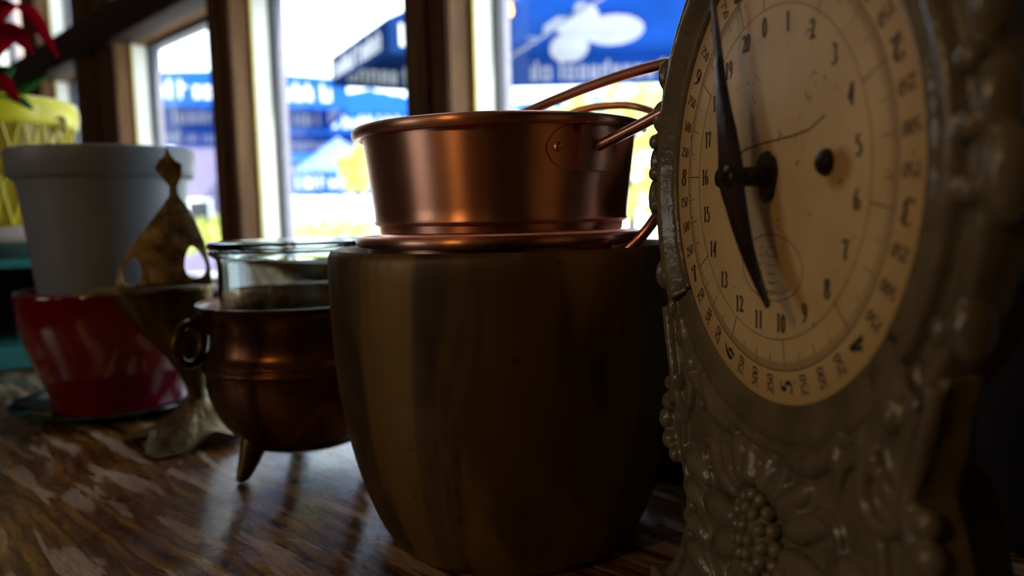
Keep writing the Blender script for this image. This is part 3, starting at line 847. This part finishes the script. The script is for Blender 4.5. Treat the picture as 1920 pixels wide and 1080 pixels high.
# dark crock added behind the big pot and the scale to block window light
root_k = empty('blocker_crock', (0.168, 0.685, 0)); tag(root_k, 'added near-black crock keeping window light out of the gap between the big pot and the scale', 'crock')
oc = smooth_prof([(0.058, 0.0), (0.064, 0.002), (0.072, 0.030), (0.076, 0.080), (0.074, 0.130), (0.066, 0.160), (0.066, 0.172), (0.068, 0.178)], 4)
b = B(); lathe(b, shell(oc, 0.006, 0.01), 64); link('blocker_body', b, M_saucer2, root_k, angle=50)
# saucer, red bowl, grey pot
bc = (-0.506, 0.966)
b = B(); lathe(b, [(0, 0.001), (0.070, 0.0), (0.085, 0.001), (0.104, 0.008), (0.122, 0.0135), (0.1235, 0.0148), (0.122, 0.0160), (0.104, 0.0120), (0.086, 0.0050), (0, 0.0045)], 96)
tag(link('saucer', b, M_saucer, angle=50, loc=(*bc, 0)), 'dark glossy saucer under the red bowl', 'saucer')
root_r = empty('red_bowl', (*bc, 0.0048)); tag(root_r, 'rounded glossy red ceramic bowl on a dark saucer holding the grey pot', 'bowl')
oc = smooth_prof([(0.072, 0.0), (0.0765, 0.0015), (0.0785, 0.012), (0.083, 0.030), (0.0905, 0.051), (0.0990, 0.075), (0.1055, 0.098), (0.1080, 0.120), (0.1090, 0.140), (0.1090, 0.1455), (0.1075, 0.1485)], 4)
b = B(); lathe(b, shell(oc, 0.0045, 0.007), 96); link('bowl_body', b, M_red, root_r, angle=50)
root_g = empty('grey_planter', (*bc, 0.0122)); tag(root_g, 'matte grey plant pot with a wide collar rim, standing in the red bowl', 'plant pot')
oc = [(0.068, 0.0), (0.070, 0.002), (0.0725, 0.03), (0.0945, 0.262), (0.0975, 0.2745), (0.1025, 0.2765), (0.1045, 0.279), (0.1065, 0.3045), (0.1062, 0.3095), (0.1045, 0.3110)]
b = B(); lathe(b, shell(oc, 0.004, 0.006), 96); link('planter_body', b, M_greypot, root_g, angle=40)

# ------------------------------------------------------------------ brass stand
def mat_cast():
    t = NT('rough_cast_brass'); v = t.coord(); f = t.noise(v, 60, 6, 0.6); g = t.noise(v, 230, 4, 0.6)
    t.set(base=t.ramp(f, [(0.35, (0.08, 0.05, 0.015)), (0.65, (0.30, 0.225, 0.11))]), metal=0.9, rough=t.ramp(g, [(0.3, 0.28), (0.7, 0.5)]))
    t.bump(t.math('ADD', f, g), 0.8, 0.002)
    return t.m
from mathutils.geometry import delaunay_2d_cdt
BS = (-0.350, 0.806)
root_b = empty('brass_stand', (*BS, 0), math.radians(23))
tag(root_b, 'ornate cast brass stand with pierced bell top and leaf foot before the red bowl', 'ornament')
def lx(px): return (px - 352) * 0.000522
def lz(py): return 0.232 - (py - 417) * 0.000582
out_l = [(341, 281), (335, 299), (327, 303), (317, 319), (329, 336), (342, 352), (340, 370), (322, 392), (295, 425), (262, 463), (242, 497), (236, 528)]
out_r = [(408, 528), (408, 497), (403, 465), (395, 437), (384, 410), (370, 385), (358, 368), (356, 352), (366, 334), (368, 312), (357, 306), (350, 298)]
def densify(p, n=3):
    o = []
    for (x0, y0), (x1, y1) in zip(p, p[1:]):
        for t in range(n): o.append((x0 + (x1 - x0) * t / n, y0 + (y1 - y0) * t / n))
    o.append(p[-1]); return o
outer = [(lx(x), lz(y)) for x, y in densify(out_l) + densify(out_r)]
def hole(cx_, cy_, w, h, tilt, n=20):
    pts = []
    for i in range(n):
        t = 2 * PI * i / n
        x = w * math.sin(t) * (1 - 0.35 * math.cos(t)); y = h * math.cos(t)
        pts.append((lx(cx_) + (x * math.cos(tilt) - y * math.sin(tilt)) , lz(cy_) + x * math.sin(tilt) + y * math.cos(tilt)))
    return pts
holes = [hole(268, 499, 0.0088, 0.0145, -0.22), hole(379, 487, 0.0095, 0.0165, 0.12)]
def inside(p, poly):
    x, y = p; c = False; n = len(poly)
    for i in range(n):
        (x0, y0), (x1, y1) = poly[i], poly[(i + 1) % n]
        if (y0 > y) != (y1 > y) and x < (x1 - x0) * (y - y0) / (y1 - y0) + x0: c = not c
    return c
vv = [Vector(p) for p in outer]; ee = [(i, (i + 1) % len(outer)) for i in range(len(outer))]
for h_ in holes:
    s0 = len(vv); vv += [Vector(p) for p in h_]; ee += [(s0 + i, s0 + (i + 1) % len(h_)) for i in range(len(h_))]
gx = -0.06
while gx < 0.035:
    gz = 0.165
    while gz < 0.31:
        if inside((gx, gz), outer) and not any(inside((gx, gz), h_) for h_ in holes): vv.append(Vector((gx, gz)))
        gz += 0.004
    gx += 0.004
vo, eo, fo, _a, _b, _c = delaunay_2d_cdt(vv, ee, [], 0, 1e-6)
b = B()
def ydep(x, z):
    hw = 0.012 + max(0.0, (0.262 - z)) * 0.62
    return -0.034 * min(1.0, max(0.0, (0.275 - z) / 0.10)) * math.sqrt(max(0.0, 1 - min(1.0, abs(x + 0.012) / (hw + 0.012)) ** 2)) + 0.0012 * noise.noise(Vector((x * 160, z * 160, 0)))
front = [b.verts.new((p.x, ydep(p.x, p.y), p.y)) for p in vo]
back = [b.verts.new((p.x, ydep(p.x, p.y) + 0.0035, p.y)) for p in vo]
cnt = {}
for f in fo:
    c_ = (sum(vo[i].x for i in f) / len(f), sum(vo[i].y for i in f) / len(f))
    if not inside(c_, outer) or any(inside(c_, h_) for h_ in holes): continue
    b.faces.new([front[i] for i in f]); b.faces.new([back[i] for i in reversed(f)])
    for i, j in zip(f, f[1:] + f[:1]): cnt[(i, j)] = 1
for (i, j) in list(cnt):
    if (j, i) not in cnt: b.faces.new((front[i], back[i], back[j], front[j]))
for v in [v for v in b.verts if not v.link_faces]: b.verts.remove(v)
link('pierced_top', b, None or (M_brasst := mat_cast()), root_b, angle=60)
# ledge
b = B()
x0, x1 = lx(150), lx(415)
pl = []
for i in range(40):
    t = 2 * PI * i / 40
    pl.append(((x0 + x1) / 2 + (x1 - x0) / 2 * math.copysign(abs(math.cos(t)) ** 0.75, math.cos(t)), 0.002 + 0.040 * math.copysign(abs(math.sin(t)) ** 0.8, math.sin(t))))
prism(b, pl, lz(536), lz(529))
bmesh.ops.bevel(b, geom=b.edges[:], offset=0.0012, segments=2, affect='EDGES')
link('ledge', b, M_brasst, root_b, angle=50)
# funnel body and stem
rows = [(536, 222, 412, .030), (560, 234, 410, .029), (590, 254, 406, .027), (615, 277, 402, .024), (640, 300, 397, .021), (665, 319, 392, .018), (690, 335, 388, .014), (710, 344, 385, .011), (728, 350, 384, .010), (745, 348, 388, .011)]
b = B(); rg = []
for (y, xa, xb, dy) in rows:
    cxm, hw = (lx(xa) + lx(xb)) / 2, (lx(xb) - lx(xa)) / 2
    rg.append([b.verts.new((cxm + hw * math.cos(2 * PI * i / 36), dy * math.sin(2 * PI * i / 36), lz(y))) for i in range(36)])
for r0, r1 in zip(rg, rg[1:]):
    for i in range(36): b.faces.new((r0[i], r0[(i + 1) % 36], r1[(i + 1) % 36], r1[i]))
b.faces.new(rg[0]); b.faces.new(rg[-1][::-1])
link('funnel_body', b, M_brass, root_b, angle=50)
# leaf foot
b = B(); rg = []
cxf = lx(366)
for k_ in range(9):
    t = k_ / 8
    row = []
    for i in range(72):
        a = 2 * PI * i / 72
        lobe = 0.5 + 0.5 * math.cos(4 * (a - math.radians(-118)))
        ro = 0.050 + 0.030 * lobe + 0.0015 * math.sin(17 * a)
        r_ = 0.0105 + (ro - 0.0105) * t ** 1.35
        z_ = lz(738) * (1 - t) ** 1.5 + (0.004 + 0.013 * (1 - lobe) ** 1.5) * t + 0.003 * math.sin(PI * t) * lobe
        row.append(b.verts.new((cxf + r_ * math.cos(a), r_ * math.sin(a), z_)))
    rg.append(row)
for k_ in range(8, -1, -1):
    rg.append([b.verts.new((cxf + (v.co.x - cxf) * 0.97, v.co.y * 0.97, max(0.0004, v.co.z - 0.0035))) for v in rg[k_]])
for r0, r1 in zip(rg, rg[1:]):
    for i in range(72): b.faces.new((r0[i], r0[(i + 1) % 72], r1[(i + 1) % 72], r1[i]))
b.faces.new(rg[0][::-1]); b.faces.new(rg[-1])
link('leaf_foot', b, M_brasst, root_b, angle=60)

# ------------------------------------------------------------------ far end of the shelf: rack, yellow basket, red-leaved plant
M_teal = simple('teal_painted_wood', (0.03, 0.20, 0.20), 0.4)
M_teal2 = simple('grey_teal_glaze', (0.10, 0.16, 0.15), 0.3)
M_ceramic = simple('pale_pinkish_ceramic', (0.50, 0.42, 0.38), 0.4)
M_dark = simple('dark_painted_board', (0.02, 0.022, 0.03), 0.5)
M_bottle = simple('dark_bottle', (0.01, 0.02, 0.015), 0.08)
M_lab = simple('yellow_paper', (0.75, 0.60, 0.06), 0.6)
t_ = NT('yellow_translucent_plastic')
tb = t_.noise(t_.coord(), 25, 4)
t_.set(base=t_.ramp(tb, [(0.4, (0.42, 0.30, 0.005)), (0.6, (0.60, 0.46, 0.01))]), rough=0.3, Transmission_Weight=0.25, Subsurface_Weight=0.0)
M_yel = t_.m
M_yrim = simple('bright_yellow_rim', (0.80, 0.72, 0.03), 0.3)
M_redleaf = mat_canopy('red_bract', (0.24, 0.002, 0.008), 0.4)
M_green = mat_canopy('dark_green_leaf', (0.03, 0.12, 0.03), 0.3)
RK = (-0.885, 1.335)
rk = empty('plate_rack', (*RK, 0), math.radians(40)); tag(rk, 'small teal two-board rack with dark sides at the left end of the table', 'rack')
for z0, z1 in ((0.004, 0.040), (0.166, 0.180)):
    b = B(); bbox(b, (-0.22, -0.15, z0), (0.19, 0.15, z1), 0.003); link('shelf_board', b, M_teal, rk)
for x_ in (-0.215, 0.175):
    b = B(); bbox(b, (x_, -0.14, 0.040), (x_ + 0.012, 0.14, 0.166), 0.002); link('side_board', b, M_dark, rk)
b = B(); bbox(b, (-0.215, 0.130, 0.040), (0.187, 0.142, 0.166), 0.002); link('back_board', b, M_dark, rk)
Rm = Matrix.Rotation(math.radians(40), 4, 'Z')
def rack_pt(x, y, z): p = Rm @ Vector((x, y, z)); return (p.x + RK[0], p.y + RK[1], p.z)
for i, (x_, y_, lab) in enumerate(((0.125, -0.07, 'small dark bottle with yellow label nearest the end of the teal rack'), (0.075, -0.05, 'small dark bottle with yellow label, inner of two in the teal rack'))):
    r_ = empty('bottle', rack_pt(x_, y_, 0.040)); tag(r_, lab, 'bottle', 'bottles in the teal rack')
    b = B(); lathe(b, smooth_prof([(0.0, 0.0), (0.019, 0.0), (0.020, 0.003), (0.020, 0.060), (0.017, 0.072), (0.008, 0.084), (0.0075, 0.098), (0.0, 0.098)], 3), 32); link('bottle_body', b, M_bottle, r_)
    b = B(); lathe(b, [(0.0202, 0.014), (0.0206, 0.015), (0.0206, 0.040), (0.0202, 0.041)], 32); link('label', b, M_lab, r_)
    b = B(); lathe(b, [(0, 0.096), (0.0088, 0.096), (0.0090, 0.110), (0, 0.111)], 24); link('cap', b, M_white, r_)
pc_ = rack_pt(-0.01, 0.0, 0.180)
rb_ = empty('ceramic_dish', pc_); tag(rb_, 'pale ceramic dish on top of the teal rack, under the yellow basket', 'dish')
b = B(); lathe(b, [(0, 0), (0.105, 0), (0.110, 0.003), (0.130, 0.020), (0.1385, 0.027), (0, 0.027)], 64); link('dish_foot', b, M_teal2, rb_)
b = B(); lathe(b, [(0, 0.0272), (0.1385, 0.0272), (0.1435, 0.033), (0.1440, 0.050), (0.1425, 0.0525), (0.138, 0.0525), (0.134, 0.049), (0, 0.049)], 64); link('dish_body', b, M_ceramic, rb_)
ybl = (pc_[0], pc_[1], pc_[2] + 0.0492)
yb = empty('yellow_basket', ybl); tag(yb, 'round bright yellow openwork basket with broad rim, holding the red-leaved plant', 'basket')
b = B()
lathe(b, [(0, 0.0), (0.096, 0.0), (0.100, 0.004), (0.130, 0.180), (0.127, 0.180), (0.097, 0.007), (0, 0.005)], 64); link('basket_body', b, M_yel, yb)
b = B()
for k_ in range(26):
    a = 2 * PI * k_ / 26
    for d in (-1, 1):
        tube(b, [((0.101 + 0.030 * t / 8) * math.cos(a + d * 0.35 * t / 8), (0.101 + 0.030 * t / 8) * math.sin(a + d * 0.35 * t / 8), 0.004 + 0.172 * t / 8) for t in range(9)], 0.0022, 6)
link('lattice', b, M_yrim, yb)
b = B(); lathe(b, smooth_prof([(0.1290, 0.172), (0.1340, 0.1700), (0.1390, 0.176), (0.1410, 0.195), (0.1380, 0.211), (0.1330, 0.215), (0.1280, 0.210), (0.1270, 0.190)], 3), 64, closed=True); link('rim', b, M_yrim, yb)
b = B(); c_ = Vector((0.143, -0.02, 0.172)); tube(b, [c_ + Vector((0.006 * math.cos(2 * PI * i / 20), -0.004 * math.cos(2 * PI * i / 20), 0.012 * math.sin(2 * PI * i / 20))) for i in range(21)], 0.003, 8, cap=False); link('loop', b, M_yel, yb)
# plant
pr_ = empty('potted_plant', (ybl[0], ybl[1], ybl[2] + 0.006)); tag(pr_, 'leafy plant with glossy red bracts growing from the yellow basket', 'plant')
b = B(); lathe(b, [(0, 0.0), (0.075, 0.0), (0.096, 0.150), (0.093, 0.152), (0, 0.145)], 40); link('soil_pot', b, M_dark, pr_)
def leaf(base, tip, bulge, width, mat, name='leaf', lift=Vector((0, 0, 1))):
    base, tip = Vector(base), Vector(tip); n = 14
    d = tip - base; side = d.cross(lift); side = side.normalized() if side.length > 1e-6 else Vector((1, 0, 0))
    b = B(); rows = []
    for i in range(n + 1):
        t = i / n
        p = base + d * t + lift * bulge * math.sin(PI * t)
        w = width * math.sin(PI * min(1, t * 0.96 + 0.03)) ** 0.8 + 0.001
        rows.append([b.verts.new(p - side * w + lift * 0.18 * w), b.verts.new(p - lift * 0.10 * w), b.verts.new(p + side * w + lift * 0.18 * w)])
    for r0, r1 in zip(rows, rows[1:]):
        for j in range(2): b.faces.new((r0[j], r0[j + 1], r1[j + 1], r1[j]))
    o = link(name, b, mat, pr_)
    m_ = o.modifiers.new('s', 'SOLIDIFY'); m_.thickness = 0.0012
b = B(); tube(b, [(0, 0, 0.14), (0.005, 0, 0.24), (0.0, 0.0, 0.33)], [0.006, 0.005, 0.004], 8); link('stem', b, M_green, pr_)
def rel(px, py, y): return P(px, py, y) - Vector((ybl[0], ybl[1], ybl[2] + 0.006))
leaf(rel(-40, 110, 1.28), rel(108, 108, 1.20), 0.085, 0.020, M_redleaf, 'bract')
leaf(rel(-50, 150, 1.30), rel(78, 62, 1.26), 0.03, 0.026, M_redleaf, 'bract')
leaf(rel(-70, 60, 1.30), rel(60, 100, 1.16), 0.03, 0.026, M_redleaf, 'bract')
leaf(rel(-60, 140, 1.24), rel(34, 190, 1.14), 0.02, 0.018, M_redleaf, 'bract')
leaf(rel(-10, 215, 1.28), rel(92, 138, 1.22), 0.006, 0.014, M_green)
leaf(rel(-30, 215, 1.26), rel(22, 125, 1.20), 0.02, 0.020, M_green)
leaf(rel(-60, 200, 1.26), rel(60, 205, 1.16), 0.02, 0.020, M_green)
leaf(rel(-70, 170, 1.30), rel(-30, 60, 1.26), 0.02, 0.024, M_green)

# ------------------------------------------------------------------ outside
GZ = -0.90
M_blue = mat_canopy('blue_canopy_fabric', (0.022, 0.125, 0.48), 0.5)
M_lblue = mat_canopy('pale_blue_canopy_fabric', (0.22, 0.34, 0.72), 0.4)
M_navy = mat_canopy('navy_canopy_fabric', (0.010, 0.035, 0.14), 0.4)
M_letter = mat_canopy('white_print', (0.92, 0.94, 0.98), 0.6)
M_alu = simple('pale_metal_pole', (0.45, 0.48, 0.55), 0.4, metal=0.3)
M_pave = simple('sunlit_pale_paving', (0.62, 0.62, 0.58), 0.8, scale=3)
M_foliage = mat_canopy('sunlit_yellow_green_foliage', (0.72, 0.78, 0.25), 0.5)
b = B(); prism(b, [(0.4, 1.32), (40, -30), (60, 60), (-60, 60), (-5.0, 6.7)], GZ - 0.1, GZ); structure('ground_outside', b, M_pave, smooth=False)
def glyph_row(parent, mtx, width, h, seed, name='lettering', gap=0.25):
    """a row of printed strokes, too blurred in the photo to read"""
    rs = random.Random(seed); b = B(); x = -width / 2
    while x < width / 2 - h * 0.3:
        w = h * rs.uniform(0.35, 0.62)
        hh = h * rs.choice((0.72, 0.72, 1.0))
        st = h * 0.17
        box(b, (x, 0, 0), (x + st, 0.004, hh), mtx)
        if rs.random() < 0.7: box(b, (x + w - st, 0, 0), (x + w, 0.004, h * 0.72), mtx)
        if rs.random() < 0.7: box(b, (x + st, 0.0005, h * 0.72 - st), (x + w - st, 0.0035, h * 0.72), mtx)
        if rs.random() < 0.5: box(b, (x + st, 0.0005, 0), (x + w - st, 0.0035, st), mtx)
        x += w + h * 0.16
        if rs.random() < gap * 0.3: x += h * 0.3
    return tag(link(name, b, M_letter, parent, smooth=False), kind='stuff')
def parasol(loc, rz, half, zrim, rise, val, label, mat_top, mat_val, letter_h, lsides=(0, 1, 2, 3), logos=False, pole_dx=0.0):
    r = empty('patio_parasol', (loc[0], loc[1], GZ), rz)
    tag(r, label, 'parasol', 'blue parasols outside the windows')
    zr = zrim - GZ
    b = B()
    n = 8; g = {}
    for i in range(-n, n + 1):
        for j in range(-n, n + 1):
            m = max(abs(i), abs(j)) / n
            sag = -0.03 * math.sin(PI * m) * (0.5 + 0.5 * math.cos(4 * math.atan2(j, i)))
            g[i, j] = b.verts.new((half * i / n, half * j / n, zr + rise * (1 - m) + sag))
    for i in range(-n, n):
        for j in range(-n, n): b.faces.new((g[i, j], g[i + 1, j], g[i + 1, j + 1], g[i, j + 1]))
    c = link('canopy', b, mat_top, r); m_ = c.modifiers.new('s', 'SOLIDIFY'); m_.thickness = 0.004
    for k_ in range(4):
        R_ = Matrix.Rotation(k_ * PI / 2, 4, 'Z')
        b = B(); box(b, (-half, -half - 0.004, zr - val), (half, -half + 0.002, zr), R_)
        v = link('valance', b, mat_val, r, smooth=False)
        if k_ in lsides:
            for side in (-1, 1):
                Mx = R_ @ Matrix.Translation((0, -half - 0.009 if side < 0 else -half + 0.004, zr - val * 0.5 - letter_h * 0.45))
                glyph_row(v, Mx, half * 1.8, letter_h, 11 + k_)
    if logos:
        for k_, x0, m0, sx in logos:
            R_ = Matrix.Rotation(k_ * PI / 2, 4, 'Z')
            sl = math.atan2(rise, half)
            Mx = R_ @ Matrix.Translation((x0, -half * m0, zr + rise * (1 - m0) - 0.035)) @ Matrix.Rotation(sl, 4, 'X')
            for (x_, y_, a_, c2) in ((-0.25, 0.02, 0.20, 0.16), (0.0, 0.14, 0.15, 0.17), (0.02, -0.16, 0.13, 0.17), (0.27, 0.08, 0.14, 0.13)):
                pts = [((x_ + a_ * math.cos(2 * PI * i / 16)) * sx, (y_ + c2 * math.sin(2 * PI * i / 16)) * sx) for i in range(16)]
                b = B(); prism(b, pts, -0.004, 0.0, Mx); link('emblem', b, M_letter, c, smooth=False)
    b = B(); tube(b, [(pole_dx, 0, 0), (pole_dx, 0, zr + rise - 0.02)], 0.03, 12); link('pole', b, M_alu, r)
    b = B(); lathe(b, [(0, 0), (0.28, 0), (0.28, 0.06), (0.06, 0.09), (0.05, 0.2), (0, 0.2)], 24, c=(pole_dx, 0)); link('base', b, M_dark, r)
    for k_ in range(8):
        a = k_ * PI / 4; R1 = half * (1.38 if k_ % 2 else 0.98)
        b = B(); tube(b, [(0.03 * math.cos(a), 0.03 * math.sin(a), zr + rise - 0.08), (R1 * math.cos(a), R1 * math.sin(a), zr - 0.02)], 0.013, 6); link('rib', b, M_alu, r)
    return r
def g_at(px, y): p = P(px, 400, y); return (p.x, p.y)
parasol(g_at(470, 9.5), math.radians(19), 1.10, 1.80, 0.26, 0.34, 'blue parasol with lettered valance level with the top of the middle window', M_blue, M_blue, 0.19)
parasol(g_at(290, 12.4), math.radians(26), 1.45, 1.95, 0.3, 0.36, 'blue lettered parasol seen through the window behind the grey pot', M_blue, M_blue, 0.22)
parasol((1.42, 3.89), 0.0, 1.46, 1.30, 0.62, 0.20, 'near blue parasol with white emblems behind the pan handles', M_blue, M_blue, 0.13, lsides=(0, 2), logos=((2, 0.98, 0.80, 1.0),), pole_dx=0.9)
parasol((-0.466, 5.924), math.radians(28.3), 0.68, 1.50, 0.40, 0.22, 'dark navy parasol whose corner juts across the top of the middle window', M_navy, M_navy, 0.14, logos=((3, 0.1, 0.6, 0.7),))
parasol(g_at(640, 13.0), math.radians(13), 0.75, 0.98, 0.62, 0.34, 'distant pale blue parasol low in the middle window', M_lblue, M_blue, 0.20)
parasol(g_at(705, 18.0), math.radians(10), 2.40, 2.35, 0.85, 0.40, 'broad far blue parasol just above the pan in the middle window', M_blue, M_blue, 0.24)
parasol(g_at(600, 24.0), math.radians(14), 3.0, 1.75, 1.1, 0.45, 'farthest wide blue parasol behind the pale blue one', M_blue, M_navy, 0.24)
parasol(g_at(1120, 13.0), math.radians(-6), 2.20, 1.70, 0.5, 0.34, 'distant blue parasol between the two pan handles', M_blue, M_blue, 0.22)
def bush(px, y, z, rx, rz_, label, n=260, mat=None, seed=1, kind='shrub'):
    rs = random.Random(seed)
    x0, y0 = g_at(px, y)
    r = empty(kind, (x0, y0, GZ)); tag(r, label, kind, 'sunlit greenery outside')
    b = B()
    for i in range(n):
        u_ = Vector((rs.gauss(0, 1), rs.gauss(0, 1), rs.gauss(0, 1))).normalized() * rs.uniform(0.55, 1.0)
        c = Vector((u_.x * rx, u_.y * rx, u_.z * rz_ + z - GZ))
        d = Vector((rs.gauss(0, 1), rs.gauss(0, 1), rs.gauss(0, .6))).normalized(); e = d.orthogonal().normalized(); f = d.cross(e)
        L, w = rs.uniform(.10, .17), rs.uniform(.04, .07)
        v = [b.verts.new(c - e * L), b.verts.new(c + f * w), b.verts.new(c + e * L), b.verts.new(c - f * w)]
        b.faces.new(v)
    link('foliage', b, mat or M_foliage, r, smooth=False)
    b = B(); tube(b, [(0, 0, 0), (0.03, 0.02, (z - GZ) * 0.5), (0, 0, z - GZ)], [0.05, 0.04, 0.02], 8); link('trunk', b, M_wood, r)
bush(1180, 6.6, 0.78, 0.95, 0.62, 'bright yellow-green shrub behind the handles of the pans', 420, seed=2)
bush(985, 9.5, 1.15, 0.42, 0.30, 'small sunlit shrub left of the long pan handle', 140, seed=3)
bush(672, 10.5, 0.92, 0.28, 0.32, 'yellowish shrub just left of the copper pans', 120, seed=4)
bush(600, 9.0, -0.02, 0.85, 0.24, 'low bright hedge plant seen over the glass jar', 260, seed=5)
bush(400, 10.0, 0.05, 0.55, 0.25, 'low bright shrub beside the brass finial', 150, seed=6)
M_lav = simple('lavender_render_wall', (0.13, 0.11, 0.20), 0.8, scale=2)
M_brick = simple('pink_brown_wall', (0.40, 0.24, 0.20), 0.8, scale=4)
M_roof = simple('blue_grey_roof', (0.2, 0.22, 0.35), 0.7)
def house(px0, px1, y, ztop, depth, label, mat, rz=0.0):
    a_, c_ = g_at(px0, y), g_at(px1, y); w_ = c_[0] - a_[0]
    r = empty('building', ((a_[0] + c_[0]) / 2, y, GZ), rz); tag(r, label, 'building')
    b = B(); box(b, (-w_ / 2, 0, 0), (w_ / 2, depth, ztop - GZ)); link('walls', b, mat, r, smooth=False)
    b = B(); prism(b, [(-w_ / 2 - .2, ztop - GZ), (w_ / 2 + .2, ztop - GZ), (0, ztop - GZ + 0.25)], -0.2, depth + .2, Matrix(((1, 0, 0, 0), (0, 0, 1, 0), (0, 1, 0, 0), (0, 0, 0, 1)))); link('roof', b, M_roof, r, smooth=False)
    nw = max(1, int(w_ / 1.2)); zz = 0.9
    while zz < ztop - GZ - 0.8:
        for i in range(nw):
            x_ = -w_ / 2 + (i + .5) * w_ / nw
            b = B(); box(b, (x_ - .28, -0.03, zz), (x_ + .28, 0.02, zz + .75)); wn = link('window_frame', b, M_white, r, smooth=False)
            b = B(); box(b, (x_ - .22, -0.045, zz + .06), (x_ + .22, -0.031, zz + .69)); link('window_glass', b, M_dark, wn, smooth=False)
        zz += 1.5
    return r
house(335, 415, 17.0, 2.1, 3, 'low lavender building beyond the parasols, right of the brass finial', M_lav)
house(-260, 80, 7.5, 4.2, 2, 'pinkish building close outside the leftmost windows', M_brick)
b = B(); 
al = empty('reflection_bulb', P(955, 12, 2.6)); tag(al, 'small amber bulb standing in for a lamp reflection at the top of the right window', 'bulb')  # added bulb, stands for an indoor lamp mirrored in the window glass
M_amb = NT('amber_glow'); M_amb.set(base=(1, .45, .05), rough=.3, Emission_Strength=5.0); M_amb.b.inputs['Emission Color'].default_value = (1, .42, .06, 1)
b = B(); lathe(b, smooth_prof([(0, -0.035), (0.009, -0.028), (0.012, -0.012), (0.008, 0.008), (0.006, 0.014), (0, 0.014)], 3), 20); link('reflection_glow', b, M_amb.m, al)
b = B(); lathe(b, [(0, 0.014), (0.008, 0.014), (0.008, 0.032), (0, 0.033)], 16); tube(b, [(0, 0, 0.03), (0.004, 0, 0.3), (0, 0, 0.62)], 0.003, 6); link('cap_and_cable', b, M_dark, al)
